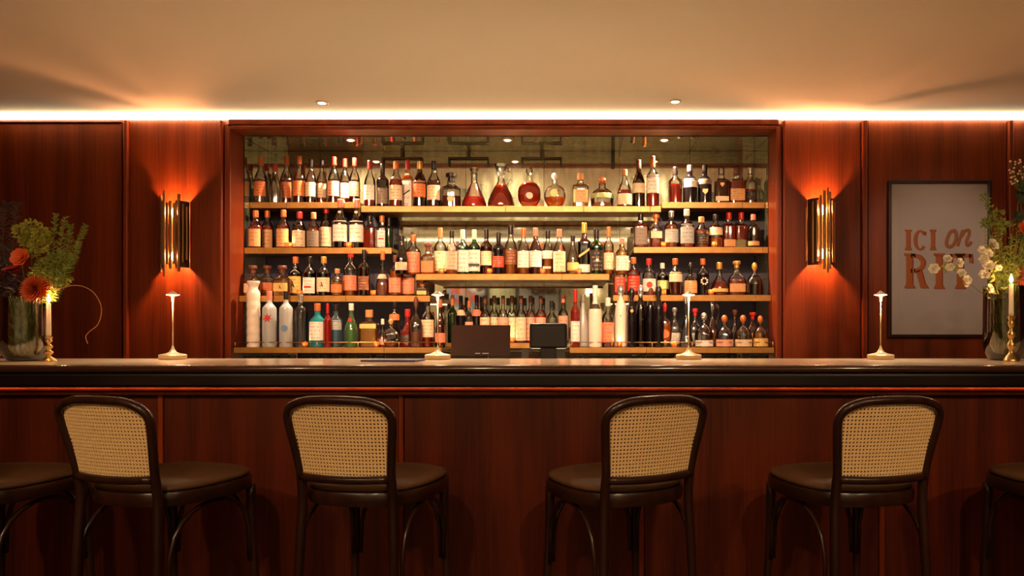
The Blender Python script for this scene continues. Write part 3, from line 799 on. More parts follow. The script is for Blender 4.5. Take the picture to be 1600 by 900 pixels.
def build_row(key, txt):
    z, D0 = SH[key]
    placed = [(PX(vp, D0+.021), D0+.021+(.012 if key in ('BL', 'BR') else 0), .0175) for vk, vp, vw in VOT if vk == key]
    for idx, line in sorted(enumerate(txt.split('\n')), key=lambda q: q[1].split()[3] not in 'PX'):
        extra = []; rng = None
        parts_ = line.split()
        px, top, wpx = float(parts_[0]), float(parts_[1]), float(parts_[2])
        sh, gl, lq, lab, tail = parts_[3], parts_[4], parts_[5], parts_[6], parts_[7]
        cap = tail[0]; tail = tail[1:]
        import re
        for tok in re.findall(r'[:+][^:+]*', tail):
            if tok[0] == ':': rng = tuple(float(q) for q in tok[1:].split(','))
            elif len(tok) > 2: extra.append(tok[1:].split(','))
        # depth layer: step back when it would touch the neighbour already placed
        D = D0
        for lay in range(14):
            D = D0+wpx*D0/F/2+.004+lay*0.018
            r = wpx*D/F/2; X = PX(px, D)
            if all((X-q[0])**2+(D-q[1])**2 > (r+q[2]+0.0015)**2 for q in placed): break
        else:
            D = D0+wpx*D0/F/2+.004
        r = wpx*D/F/2; X = PX(px, D)
        X = min(max(X, NXL+r+0.012), NXR-r-0.012)
        dmin = min([math.hypot(X-q[0], D-q[1])-q[2] for q in placed] or [9])
        if dmin < r+0.001: r = max(0.6*r, dmin-0.001)
        placed.append((X, D, r))
        h = PZ(top, D)-z-0.001
        d = PROF[sh]
        gn = GL[gl][0]; liq = None; fill = 0
        if lq != '-': liq = lq[0]; fill = float(lq[1:])
        if gl in 'kwftulr' : colour = gn
        elif gl == 'g': colour = 'green glass'
        elif liq: colour = LQ[liq][0] if gl != 'n' else 'brown glass'
        else: colour = 'empty clear' if gl == 'c' else gn
        noun = 'decanter' if sh in 'CD' else 'bottle'
        bits = [f'{SHN[sh]} {colour} {noun}']
        if lab != '-': bits.append(f'{LB[lab][0]} label')
        if d['cap'] and cap != '-': bits.append(f'{CP[cap][0]} '+('stopper' if d['cap'][3] in ('ball', 'mush', 'flare') else 'cap'))
        text = ', '.join(bits)+f', {ORD[idx]} from left on {ROWN[key]}'
        root = thing(SHO[sh], text, noun, (X, D, z+0.0006), random.uniform(-.12, .12) if d.get('n', 2) < 3 else random.uniform(-.06, .06), f'bottles on the {ROWN[key]}')
        root.scale = (r, r, h)
        link('glass_body', with_mat(bmesh_for('glass', sh), GL[gl][1]), root)
        if liq and gl != 'k': link('liquid', with_mat(bmesh_for('liq', sh, round(fill, 2)), LQ[liq][1]), root)
        emb = root
        if lab != '-':
            a, b2 = rng or d['lab']; emb = link('paper_label', with_mat(bmesh_for('label', sh, a, b2), LB[lab][1]), root)
        if d['cap'] and cap != '-':
            link('stopper' if d['cap'][3] in ('ball', 'mush', 'flare') else 'cap', with_mat(bmesh_for('cap', sh), CP[cap][1]), root)
        if sh == 'D':
            m = MB(); m.tube([(.45, 0, .88), (.75, 0, .84), (.85, 0, .74), (.7, 0, .6), (.42, 0, .50)], .05, 8); m.build('handle', GL['c'][1], root, True)
        for ex in extra: emblem(ex[0], ex[1], emb, sh, float(ex[2]), float(ex[3]), r, h)
    return placed
PL = {}
for k_, t_ in ROWS.items(): PL[k_] = build_row(k_, t_)

# votive candles on the shelves
cupm = thin_glass('amber_votive_glass', (.95, .42, .14), milky=.3, rough=.1)
waxm = plain('candle_wax', srgb(240, 214, 176), .5, emit=(1, .5, .2), estr=.4)
def flame_mesh(h, r):
    m = MB(); m.lathe([(r*.25, 0), (r*.8, h*.15), (r, h*.3), (r*.75, h*.55), (r*.35, h*.8), (r*.06, h)], 10)
    return m
vproto = None
cnt = {}
for key, px, wpx in VOT:
    z, dfront = SH[key]
    r = 0.021; rr = 0.0172; D = dfront+.021+(.012 if key in ('BL', 'BR') else 0); best = PX(px, dfront+.021)
    cnt[key] = cnt.get(key, 0)+1
    nk = sum(1 for v in VOT if v[0] == key)
    which = '' if nk == 1 else ORD[cnt[key]-1]+' from left '
    vt = thing('votive_candle', f'small glowing amber glass votive candle, {which}on the {ROWN[key]}'.replace('  ', ' '), 'candle', (best, D, z+0.0005), 0, 'votive candles on the shelves')
    vt.scale = (rr/r,)*3
    if vproto is None:
        vproto = vt
        c = MB(); c.lathe([(.016, 0), (.0205, .003), (.021, .042), (.0195, .042), (.0185, .006), (.001, .005)], 16, caps=True); cupo = c.build('glass_cup', cupm, vt, True)
        waxo = MB().lathe([(.0175, .0065), (.0175, .020), (.003, .019)], 14).build('wax', waxm, vt, True)
        flo = flame_mesh(.022, .0075).build('flame', VFLAME, vt, True, loc=(0, 0, .021))
        vl = point('votive_glow', (0, 0, .034), P_VOTIVE, CANDLE, .006, vt)
    else:
        for ch in (cupo, waxo, flo, vl):
            c2 = ch.copy(); C.objects.link(c2); c2.parent = vt

# upturned glasses on the back counter below the lowest shelves
tg = thin_glass('tumbler_glass', (.80, .92, .78))
gi = MB().lathe([(.036, 0), (.037, .01), (.032, .10), (.030, .122), (.026, .124), (.001, .123)], 16).mesh('glass'); gi.materials.append(tg)
gi.polygons.foreach_set('use_smooth', [True]*len(gi.polygons))
for side, a, b in (('left', 378, 560), ('right', 905, 1180)):
    n = int((b-a)/22)
    for i in range(n):
        o = link('tumbler', gi); X = PX(a+(b-a)*i/(n-1), 4.72); o.location = (X, 4.72, BACKZ+0.0005)
        tag(o, f'upturned green tinted tumbler below the bottom {side} shelf, {ORD[i]} from left', 'glass', 'upturned tumblers under the lowest shelves')

# ---------------------------------------------------------------- niche and ceiling downlights, then added fill spots
for i, px in enumerate((548, 793, 1038)):
    X = PX(px, 4.70)
    dl = thing('niche_downlight', ('left', 'middle', 'right')[i]+' small glowing downlight in the mirrored niche ceiling', 'light', (X, 4.70, NZT), 0, 'niche downlights')
    MB().lathe([(.030, -.006), (.034, -.004), (.034, -.0005), (.022, -.0005), (.022, -.004)], 18, caps=False).build('bezel', BRASS, dl, True)
    MB().lathe([(.022, -.0045), (.012, -.010), (.001, -.011)], 16, caps=True).build('lens', SPOTR, dl, True)
    spot('niche_spot', (X, 4.70, NZT-.016), (X, 4.74, 1.0), P_NICHE, 150, .9, (1, .68, .42), .02)
for i, (px, py) in enumerate(((503, 160), (1055, 158))):
    D = (CZ-EYE)*F/(Y0-py); X = PX(px, D)
    dl = thing('ceiling_downlight', ('left', 'right')[i]+' small recessed downlight in the ceiling above the bottles', 'light', (X, D, CZ), 0, 'ceiling downlights over the bar')
    MB().lathe([(.032, -.008), (.038, -.005), (.038, -.0005), (.024, -.0005), (.024, -.006)], 18, caps=False).build('bezel', plain('cream_bezel', srgb(240, 220, 180), .5), dl, True)
    MB().lathe([(.024, -.006), (.001, -.007)], 16, caps=True).build('lens', SPOTE, dl, True)
# added spots without fixtures, in front of the bar, brighten the shelves
k = 0
for X in (-1.62, -1.0, -0.4, 0.2, 0.78):
    D = 3.35 if k % 2 == 0 else 3.35
    spot('shelf_fill_spot', (X, 2.0, CZ-.02), (X, 4.72, 1.56), P_SHELF/5, 36, 0.8, (1, .57, .325), .04); k += 1
spot('poster_fill_spot', (2.3, 2.3, CZ-.02), (PX(1465, 4.5), 4.5, EYE+.44), 85, 30, .9, (1, .70, .48), .04)  # added spot without a fixture, brightens the poster
# added fill spots behind the camera, brightening stools and bar front
for X in (-2.4, -0.8, 0.8, 2.4):
    spot('seat_fill_spot', (X, -0.5, CZ2-.02), (X, 2.2, 0.8), P_ROOM, 75, .9, (1, .66, .38), .06)
for X in (-2.0, 1.0):  # added spots lighting the opposite wall for its reflection in the mirror
    spot('wall_fill_spot', (X, -1.2, CZ2-.02), (X, OPY, 1.5), P_ROOM*1.6, 120, .9, (1, .76, .50), .06)

# ---------------------------------------------------------------- table lamps on the bar
def table_lamp(px, label):
    D = 3.2; X = PX(px, D)
    t = thing('table_lamp', label, 'lamp', (X, D, BZ+.0005), 0, 'small cordless lamps on the bar')
    MB().lathe([(.054, 0), (.056, .003), (.057, .018), (.053, .022), (.028, .0265), (.015, .033), (.007, .046), (.0035, .060)], 28).build('base', LAMPM, t, True, ang=40)
    MB().tube([(0, 0, .058), (0, 0, .262)], [.0024, .0028], 12).build('stem', LAMPM, t, True)
    sd = MB().lathe([(.005, .255), (.006, .272), (.012, .282), (.0285, .2855), (.0285, .288), (.016, .2925), (.004, .302), (.001, .303)], 24).build('shade', LAMPM, t, True, ang=40)
    MB().lathe([(.012, .2815), (.026, .2845), (.026, .2849)], 20, caps=False).build('diffuser', LEDW, sd, True)
    spot('lamp_light', (0, -0.010, .2750), (0, -0.006, 0), P_LAMP, 150, .8, (1, .78, .5), .012, t)
    return t
table_lamp(270, 'slim lit table lamp on the bar below the left wall sconce')
table_lamp(684, 'slim lit table lamp on the bar left of the brown screen')
table_lamp(1076, 'slim lit table lamp on the bar in front of the right hand bottles')
table_lamp(1376, 'slim lit table lamp on the bar just left of the framed poster')

# menu on the bar
o = MB().box(-.115, .115, -.07, .07, 0, .008, .002).build('menu_board', MENUM); o.location = (PX(615, 3.02), 3.02, BZ+.0006); o.rotation_euler = (0, 0, -.10)
tag(o, 'flat navy menu folder lying on the bar left of the second lamp', 'menu')
# brown screen (seen from behind) and black terminal
D = 3.45
t = thing('tilted_screen', 'reddish brown tablet screen seen from behind, left of the black terminal', 'screen', (PX(752, D), D, .90))
zc = PZ(508, D)-.90; zb = PZ(556, D)-.90
m = MB(); hw = .5*(798-707)*D/F
m.poly([(-hw-.006, zb), (hw-.002, zb), (hw, zc-.004), (hw-.004, zc), (-hw+.006, zc), (-hw+.001, zc-.004)], -.008, .008)
m.build('screen_back', BROWNP, t)
MB().box(-.03, .03, .0085, .05, 0, zb+.06, .004).build('stand', DEVM, t)
MB().box(-.09, .09, -.05, .09, -.0001, .012, .003).build('foot', DEVM, t)
for a, b in ((-.028, -.004), (.006, .036)):
    MB().box(a, b, -.0092, -.0082, zb+.010, zb+.014).build('lettering_mark', WHITEP, t)
t = thing('payment_terminal', 'black rounded monitor on a short stand behind the bar', 'screen', (PX(857, D), D, .90))
hw = .5*(886-827)*D/F; z1 = PZ(505, D)-.90; z0 = PZ(545, D)-.90
MB().box(-hw, hw, -.02, .02, z0, z1, .012).build('monitor', BLACKP, t)
MB().box(-hw*.72, hw*.72, -.0215, -.0201, z1-.024, z1-.018, .0004).build('vent_slot', DEVM, t)
MB().box(-.038, .038, -.012, .03, 0, z0+.02, .006).build('stand', BLACKP, t)
MB().box(-.08, .08, -.06, .08, -.0001, .012, .003).build('foot', BLACKP, t)

# ---------------------------------------------------------------- sconces
def sconce(px, py0, py1, label, rods, seedv):
    D = WY; X = PX(px, D); zc = (PZ(py0, D)+PZ(py1, D))/2
    t = thing('wall_sconce', label, 'wall lamp', (X, D, zc), 0, 'bronze tube wall sconces')
    MB().box(-.045, .045, -.012, -.0002, -.15, .15, .004).build('back_plate', SCBRASS, t)
    sh_ = MB(); K = 12   # curved shield added behind the rods to block sideways light, open in front
    R = .078
    for (a0, a1) in ((180, 246), (290, 360)):
        b = len(sh_.v)
        for k in range(K+1):
            th = radians(a0+(a1-a0)*k/K)
            for rr in (R-.002, R):
                for z in (-.205, .205): sh_.v.append((rr*cos(th), rr*sin(th)*.95-.002, z))
        for k in range(K):
            q = b+4*k
            sh_.f += [(q, q+4, q+5, q+1), (q+2, q+3, q+7, q+6), (q+1, q+5, q+7, q+3), (q, q+2, q+6, q+4)]
    sh_.build('shield', plain('dark_bronze_shield', (0.07, .03, .012), .5, metal=.6), t)
    for (dx, top, bot, fr_, rr) in rods:
        x = dx/F*D; y = -sqrt(max(0.0, (R+.008)**2-x*x))*0.95-.006-fr_
        MB().tube([(x, y, PZ(bot, D)-zc), (x, y, PZ(top, D)-zc)], rr, 12).build('rod', SCBRASS, t, True, ang=40)
    for s in (-1, 1):
        MB().tube([(0, -.012, s*.10), (0, -.040, s*.10)], .006, 8).build('bulb_holder', SCBRASS, t, True)
        MB().lathe([(.006, -.03), (.012, -.012), (.013, .006), (.008, .024), (.001, .032)], 12, cy=-.040, cz=s*.135).build('bulb', emis('sconce_bulb', (1, .55, .25), 25), t, True)
        point('sconce_glow', (0, -.058, s*.135), P_SCONCE, (1, .40, .16), .014, t)
    return t
sconce(277, 305, 430, 'left bronze tube wall sconce glowing red above and below', 
       [(-20, 307, 425, 0, .0075), (-14, 318, 414, 0, .0085), (-8, 302, 434, .006, .0065), (-3, 320, 415, 0, .008), (2, 318, 422, .006, .0075), (7, 321, 414, 0, .0085), (13, 307, 426, .006, .0085), (17, 321, 411, .003, .0065), (-17, 322, 412, .004, .0065), (-11, 319, 416, .002, .007), (20, 325, 407, 0, .0075)], 1)
sconce(1281, 297, 430, 'right bronze tube wall sconce glowing red, beside the framed poster',
       [(-22, 325, 409, 0, .0065), (-16, 318, 412, .003, .0085), (-11, 316, 410, 0, .007), (-6, 309, 413, .004, .0075), (-1, 302, 423, .008, .0085), (4, 298, 428, .012, .006), (8, 304, 422, .006, .008), (14, 316, 412, .002, .0075), (19, 318, 411, 0, .006)], 2)

# ---------------------------------------------------------------- framed poster
D = WY-.002
px0, px1, pz0, pz1 = PX(1386, D), PX(1546, D), PZ(527, D), PZ(283, D)
pcx = (px0+px1)/2; pcz = pz0
t = thing('framed_poster', 'framed white poster reading ICI on RIT in orange letters', 'poster', (pcx, D, pcz))
W_ = px1-px0; H_ = pz1-pz0; fw = .018
FRM = plain('dark_frame', (.020, .008, .006), .3, coat=.3)
MB().box(-W_/2, -W_/2+fw, -.028, 0, 0, H_, .002).build('frame_side', FRM, t); MB().box(W_/2-fw, W_/2, -.028, 0, 0, H_, .002).build('frame_side', FRM, t)
MB().box(-W_/2+fw, W_/2-fw, -.028, 0, 0, fw, .002).build('frame_bottom', FRM, t); MB().box(-W_/2+fw, W_/2-fw, -.028, 0, H_-fw, H_, .002).build('frame_top', FRM, t)
PAPER = plain('poster_paper', srgb(240, 222, 212), .6)
MB().box(-W_/2+fw, W_/2-fw, -.008, -.001, fw, H_-fw).build('paper', PAPER, t)
MB().box(-W_/2+fw+.05, W_/2-fw-.05, -.0092, -.0081, fw+.09, H_-fw-.10).build('print_field', plain('poster_field', srgb(234, 218, 214), .6), t)
MB().box(-W_/2+fw, W_/2-fw, -.0155, -.0140, fw, H_-fw).build('glazing', thin_glass('picture_glass', (.97, .97, .97), fr=1.35), t)
def loc2(px, py): return (PX(px, D)-pcx, PZ(py, D)-pcz)
OR1 = plain('letter_orange', srgb(226, 118, 44), .5); OR2 = plain('letter_shade', srgb(168, 60, 20), .5); OR3 = plain('script_ochre', srgb(206, 122, 62), .5)
def rect(m, a, b, c, d, y=-.0105): # px rect
    p0 = loc2(a, d); p1 = loc2(c, b); m.poly([(p0[0], p0[1]), (p1[0], p0[1]), (p1[0], p1[1]), (p0[0], p1[1])], y, -.0093)
def quad(m, pts, y=-.0105): m.poly([loc2(*p) for p in pts][::-1], y, -.0093)
def letter_I(m, x, w, y0, y1, sf):
    quad(m, [(x, y0), (x+w, y0), (x+w-1, y0+sf), (x+1, y0+sf)])
    rect(m, x+w*.22, y0+sf-.5, x+w*.78, y1-sf*1.6)
    quad(m, [(x+w*.22, y1-sf*1.6-.5), (x+w*.78, y1-sf*1.6-.5), (x+w, y1), (x, y1)])
def arc(m, cx, cy, rx, ry, tx, ty, a0, a1, n=20, y=-.0105):
    for k in range(n):
        t0 = radians(a0+(a1-a0)*k/n); t1 = radians(a0+(a1-a0)*(k+1)/n)
        quad(m, [(cx+rx*cos(t0), cy-ry*sin(t0)), (cx+rx*cos(t1), cy-ry*sin(t1)), (cx+(rx-tx)*cos(t1), cy-(ry-ty)*sin(t1)), (cx+(rx-tx)*cos(t0), cy-(ry-ty)*sin(t0))][::-1], y)
def both(fn, name):
    for off, mat, nm, yy in ((1.3, OR2, name+'_shade', 0), (0, OR1, name, 1)):
        m = MB(); fn(m, off); o = m.build(nm, mat, t)
        if yy: o.location = (0, -.0008, 0)
        else: o.location = (0, 0, 0)
both(lambda m, q: letter_I(m, 1413+q-1, 11, 359+q*.3, 391+q*.4, 3), 'letter_i')
both(lambda m, q: (arc(m, 1437+q-1, 375.5+q*.3, 10, 16, 5, 3, 40, 320, 22), rect(m, 1443+q-1, 362, 1446+q-1, 368+q*.3)), 'letter_c')
both(lambda m, q: letter_I(m, 1452+q-1, 10, 359+q*.3, 391+q*.4, 3), 'letter_i')
both(lambda m, q: (letter_I(m, 1412+q*1.5-1, 17, 396+q*.5, 450+q*.7, 4), arc(m, 1428+q*1.5-1, 411.5, 17, 14.5, 6.5, 6, -90, 90, 16), rect(m, 1422+q*1.5, 397, 1429+q*1.5, 403), rect(m, 1422+q*1.5, 420, 1429+q*1.5, 426.5),
                    quad(m, [(1430+q*1.5, 424), (1438+q*1.5, 422), (1444+q*1.5, 444), (1449+q*1.5, 450+q*.7), (1437+q*1.5, 450+q*.7)])), 'letter_r')
both(lambda m, q: letter_I(m, 1458+q*1.5-1, 17, 396+q*.5, 451+q*.7, 4), 'letter_i')
both(lambda m, q: (letter_I(m, 1491+q*1.5-1, 17, 396+q*.5, 451+q*.7, 4), rect(m, 1483+q*1.5, 397, 1516+q*1.5, 403), quad(m, [(1482+q*1.5, 397), (1487+q*1.5, 397), (1486+q*1.5, 411), (1481+q*1.5, 412)]), quad(m, [(1512+q*1.5, 397), (1517+q*1.5, 397), (1518+q*1.5, 412), (1513+q*1.5, 411)])), 'letter_t')
def stroke(pts, r):
    P3 = []
    for (a, b) in pts: q = loc2(a, b); P3.append((q[0], -.0104, q[1]))
    # Catmull-Rom resample
    out = []
    for i in range(len(P3)-1):
        p0 = Vector(P3[max(i-1, 0)]); p1 = Vector(P3[i]); p2 = Vector(P3[i+1]); p3 = Vector(P3[min(i+2, len(P3)-1)])
        for k in range(6):
            u = k/6; out.append(.5*((2*p1)+(p2-p0)*u+(2*p0-5*p1+4*p2-p3)*u*u+(3*p1-p0-3*p2+p3)*u**3))
    out.append(Vector(P3[-1])); return MB().tube(out, r, 8, flat=.12)
stroke([(1490, 361), (1484, 363), (1479, 373), (1478, 383), (1483, 386), (1489, 382), (1493, 372), (1492, 363), (1488, 360)], .011).build('letter_o', OR3, t, True)
stroke([(1495, 385), (1499, 372), (1503, 361), (1501, 370), (1506, 362), (1512, 360), (1513, 366), (1509, 378), (1511, 384), (1517, 378)], .010).build('letter_n', OR3, t, True)

# ---------------------------------------------------------------- reflected items on the opposite wall
DV = 12.2
def wall_item(name, px0, px1, py0, py1, mat, label, cat, frame=True, depth=.03):
    x0, x1, z0, z1 = PX(px0, DV), PX(px1, DV), PZ(py1, DV), PZ(py0, DV)
    t = thing(name, label, cat, (0, OPY, 0))
    MB().box(x0, x1, .002, depth*.7, z0, z1).build('panel', mat, t)
    if frame:
        for a, b, c, d in ((x0-.035, x0, z0, z1), (x1, x1+.035, z0, z1), (x0-.035, x1+.035, z1, z1+.035), (x0-.035, x1+.035, z0-.035, z0)):
            MB().box(a, b, .001, depth, c, d).build('frame_bar', JOINT, t)
    return t
pm, nt, out = newmat('abstract_print'); MATS['abstract_print'] = pm
pb = N(nt, 'ShaderNodeBsdfPrincipled'); nt.links.new(pb.outputs[0], out.inputs[0])
vo = N(nt, 'ShaderNodeTexNoise'); vo.inputs['Scale'].default_value = 4; tc = N(nt, 'ShaderNodeTexCoord'); nt.links.new(tc.outputs['Object'], vo.inputs['Vector'])
cr = N(nt, 'ShaderNodeValToRGB'); cr.color_ramp.interpolation = 'CONSTANT'
for i, (p_, c_) in enumerate(((0, (.3, .25, .2)), (.42, (.55, .08, .04)), (.5, (.12, .25, .4)), (.57, (.6, .5, .4)), (.64, (.1, .05, .05)))):
    e_ = cr.color_ramp.elements[i] if i < 2 else cr.color_ramp.elements.new(p_)
    e_.position = p_; e_.color = (*c_, 1)
nt.links.new(vo.outputs[0], cr.inputs[0]); nt.links.new(cr.outputs[0], pb.inputs[0])
wall_item('framed_print', 699, 757, 438, 505, pm, 'colourful framed print on the opposite wall, seen in the niche mirror', 'picture')
wall_item('framed_print', 765, 805, 438, 505, plain('pale_print', srgb(200, 200, 160), .6), 'pale framed print on the opposite wall beside the lettered panel', 'picture')
tm = wall_item('wall_sign', 811, 873, 438, 505, plain('bluish_sign', srgb(176, 176, 176), .5), 'grey panel with brown script on the opposite wall', 'sign')
def script(pts, nm):
    P3 = [Vector((PX(a, DV), .026, PZ(b, DV))) for a, b in pts]; out = []
    for i in range(len(P3)-1):
        p0, p1, p2, p3 = P3[max(i-1, 0)], P3[i], P3[i+1], P3[min(i+2, len(P3)-1)]
        for k in range(5):
            u = k/5; out.append(.5*((2*p1)+(p2-p0)*u+(2*p0-5*p1+4*p2-p3)*u*u+(3*p1-p0-3*p2+p3)*u**3))
    out.append(P3[-1]); MB().tube(out, .024, 8).build(nm, plain('brown_script', (.12, .05, .02), .5), tm, True)
script([(869, 459), (864, 446), (862, 458), (859, 447), (856, 458), (853, 447), (849, 448), (848, 459)], 'letter_m')
script([(844, 454), (837, 452), (838, 446), (843, 447), (845, 453), (841, 459), (835, 458)], 'letter_e')
script([(832, 459), (831, 447), (827, 450), (822, 447), (820, 450)], 'letter_r')
wall_item('wall_lamp', 916, 934, 448, 462, emis('lit_shade', (1, .72, .42), 7), 'small lit lamp on the opposite wall', 'lamp', frame=False, depth=.1)

# ---------------------------------------------------------------- bar stools
def catmull(P, k=6):
    P = [Vector(p) for p in P]; out = []
    for i in range(len(P)-1):
        p0, p1, p2, p3 = P[max(i-1, 0)], P[i], P[i+1], P[min(i+2, len(P)-1)]
        for j in range(k):
            u = j/k; out.append(.5*((2*p1)+(p2-p0)*u+(2*p0-5*p1+4*p2-p3)*u*u+(3*p1-p0-3*p2+p3)*u**3))
    out.append(P[-1]); return out
def seat_prof(m, prof, n=48):
    b = len(m.v); K = len(prof)
    for (s, z) in prof:
        for k in range(n):
            th = 2*pi*k/n; c, q = cos(th), sin(th); e = 2.7
            g = (abs(c)**e+abs(q)**e)**(-1/e)
            y = .205*g*q*s; x = .205*g*c*s*(1.0+.08*(y/.2))
            m.v.append((x, y, z))
    for i in range(K-1):
        for k in range(n):
            k2 = (k+1) % n; m.f.append((b+i*n+k, b+i*n+k2, b+(i+1)*n+k2, b+(i+1)*n+k))
    m.f.append(tuple(b+k for k in reversed(range(n)))); m.f.append(tuple(b+(K-1)*n+k for k in range(n)))
    return m
def make_stool():
    t = thing('bar_stool', 'x', 'bar stool', (0, 0, 0), 0, 'cane backed bar stools at the bar')
    BWd = .146   # half width of back at posts
    def bow(x): return -.018*(1-(x/BWd)**2)
    def yb(z):   # rear posts lean back above the seat
        return -.205-(max(0, z-.72)/.30)**1.3*.062 if z > .72 else -.205-.03*(.72-z)/.72
    P = []
    for z in (0, .2, .4, .6, .72, .80, .88, .94): P.append((-BWd-.012*(1 if z < .72 else 0)*(.72-z)/.72*2-(.022*((z-.80)/.17)**1.2 if z > .80 else 0), yb(z), z))
    P += [(-BWd-.018, yb(.98), .978), (-BWd+.002, yb(1.01)-.006, 1.006), (-BWd+.048, yb(1.02)-.010, 1.022), (-.05, yb(1.02)-.016, 1.026), (0, yb(1.02)-.018, 1.027)]
    L = P; R_ = [(-x, y, z) for (x, y, z) in reversed(P[:-1])]
    path = catmull(L+R_, 5)
    rad = [.0135 if p.z > .8 else .0145 if p.z > .6 else .0145-.003*(.6-p.z)/.6 for p in path]
    MB().tube(path, rad, 12).build('back_frame', STOOLW, t, True)
    xs_ = [-BWd+.004+(2*BWd-.01)*k/12 for k in range(13)]
    MB().tube([(x, yb(.80)+bow(x)-.004, .790+.004*(1-(x/BWd)**2)*-1) for x in xs_], .0125, 10).build('cross_rail', STOOLW, t, True)
    # cane: a real perforated weave
    m = MB(); nx, nz = 28, 20; x0, x1, z0, z1 = -.142, .142, .796, 1.018
    ph = (x1-x0)/nx; pv = (z1-z0)/nz
    def pos(x, z): return (x, yb(z)+bow(x)*.9-.002, z)
    for i in range(nx):
        for j in range(nz):
            cx, cz = x0+(i+.5)*ph, z0+(j+.5)*pv
            if abs(cx) > .105 and cz > .975 and math.hypot(abs(cx)-.105, cz-.975) > .040: continue
            fl = lambda v_: 1+.09*(z0+(j+.5+v_)*pv-z0)/(z1-z0)
            b = len(m.v)
            oq = [(-.5, -.5), (0, -.5), (.5, -.5), (.5, 0), (.5, .5), (0, .5), (-.5, .5), (-.5, 0)]
            for (u, v_) in oq: m.v.append(pos((cx+u*ph)*fl(v_), cz+v_*pv))
            for k in range(8):
                th = -3*pi/4+k*pi/4; m.v.append(pos((cx+.31*ph*cos(th))*fl(0), cz+.31*pv*sin(th)))
            for k in range(8):
                k2 = (k+1) % 8; m.f.append((b+k, b+k2, b+8+k2, b+8+k))
    c = m.build('cane_panel', CANE, t); c['kind'] = 'stuff'
    md = c.modifiers.new('thick', 'SOLIDIFY'); md.thickness = .0025
    seat_prof(MB(), [(.93, .695), (1.0, .699), (1.02, .708), (1.02, .733), (1.0, .741), (.9, .742)]).build('seat_frame', STOOLW, t, True, ang=45)
    seat_prof(MB(), [(.9, .7425), (.975, .743), (.99, .750), (.975, .757), (.88, .764), (.6, .769), (.25, .771), (.03, .771)]).build('cushion', LEATHER, t, True)
    for s in (-1, 1):
        MB().tube(catmull([(s*.165, .165, .700), (s*.168, .170, .5), (s*.178, .185, .25), (s*.19, .205, 0)], 4), [.0165-.006*k/12 for k in range(13)], 12).build('leg', STOOLW, t, True)
    # bentwood arches under the seat, one per side
    def arch(a, b_, za):
        a = Vector(a); b_ = Vector(b_)
        P = []
        for k in range(13):
            u = k/12; ang = pi*u; q = (1-cos(ang))/2
            zz = za+(.686-za)*(sin(ang)**.55)
            v = a.lerp(b_, q); P.append((v.x, v.y, zz))
        MB().tube(P, .0075, 8).build('brace', STOOLW, t, True)
    arch((-.168, -.19, 0), (-.168, .16, 0), .44); arch((.168, -.19, 0), (.168, .16, 0), .44)
    arch((-.15, .175, 0), (.15, .175, 0), .44)
    rp = []
    for (x, y) in ((-.172, -.20), (-.178, .18), (.178, .18), (.172, -.20), (-.172, -.20)): rp.append((x, y, .30))
    MB().tube(rp, .009, 8).build('foot_ring', STOOLW, t, True)
    return t
stool = make_stool()
SS = [(-.646, 2.375, 10.6, 'cane backed bar stool, second from the left of the four with visible backs'),
      (-1.318, 2.375, 15.5, 'cane backed bar stool, leftmost of the four with visible backs'),
      (.135, 2.375, -24.5, 'cane backed bar stool turned left, third of four with visible backs'),
      (.874, 2.375, -11.6, 'cane backed bar stool, rightmost of the four with visible backs'),
      (-1.885, 2.375, 6, 'bar stool cut by the left picture edge, only its seat showing'),
      (1.622, 2.375, -6, 'bar stool cut by the right picture edge, only its seat corner showing')]
for i, (x, y, a, lab) in enumerate(SS):
    o = stool if i == 0 else copy_tree(stool)
    o.location = (x, y, 0); o.rotation_euler = (0, 0, -radians(a)); o['label'] = lab

# ---------------------------------------------------------------- candles on the bar
def candlestick(px, D, ytop, ybase_flame, label, wpx, hscale=1.0):
    X = PX(px, D)
    t = thing('candlestick', label, 'candle', (X, D, BZ+.0005), 0, 'brass candlesticks at the ends of the bar')
    zt = PZ(ytop, D)-BZ; zh = zt*ybase_flame
    k = zh
    pr = [(.030, 0), (.031, .02*k), (.026, .06*k), (.020, .12*k), (.010, .18*k), (.009, .26*k), (.016, .32*k), (.017, .38*k), (.009, .44*k), (.008, .50*k), (.015, .56*k), (.016, .62*k), (.008, .68*k), (.007, .74*k), (.013, .80*k), (.014, .86*k), (.010, .9*k), (.015, .95*k), (.0155, k), (.010, k)]
    MB().lathe(pr, 24).build('holder', BRASS, t, True, ang=60)
    tp = MB().lathe([(.0098, k+.0003), (.0095, k+.02), (.0082, zt-.002), (.006, zt), (.001, zt-.001)], 14).build('taper', plain('ivory_wax', srgb(236, 214, 188), .45, emit=(1, .5, .2), estr=.05), t, True)
    MB().tube([(0, 0, zt-.001), (.0004, 0, zt+.008)], .0009, 6).build('wick', BLACKP, tp)
    flame_mesh(.036, .0075).build('flame', FLAME, t, True, loc=(0, 0, zt+.004))
    point('candle_glow', (0, -.002, zt+.03), P_CANDLE, CANDLE, .010, t)
candlestick(76, 3.02, 474, .42, 'brass candlestick with lit ivory taper beside the left flower vase', 30)
candlestick(1580, 3.0, 443, .58, 'brass candlestick with lit ivory taper beside the right flower vase', 30)

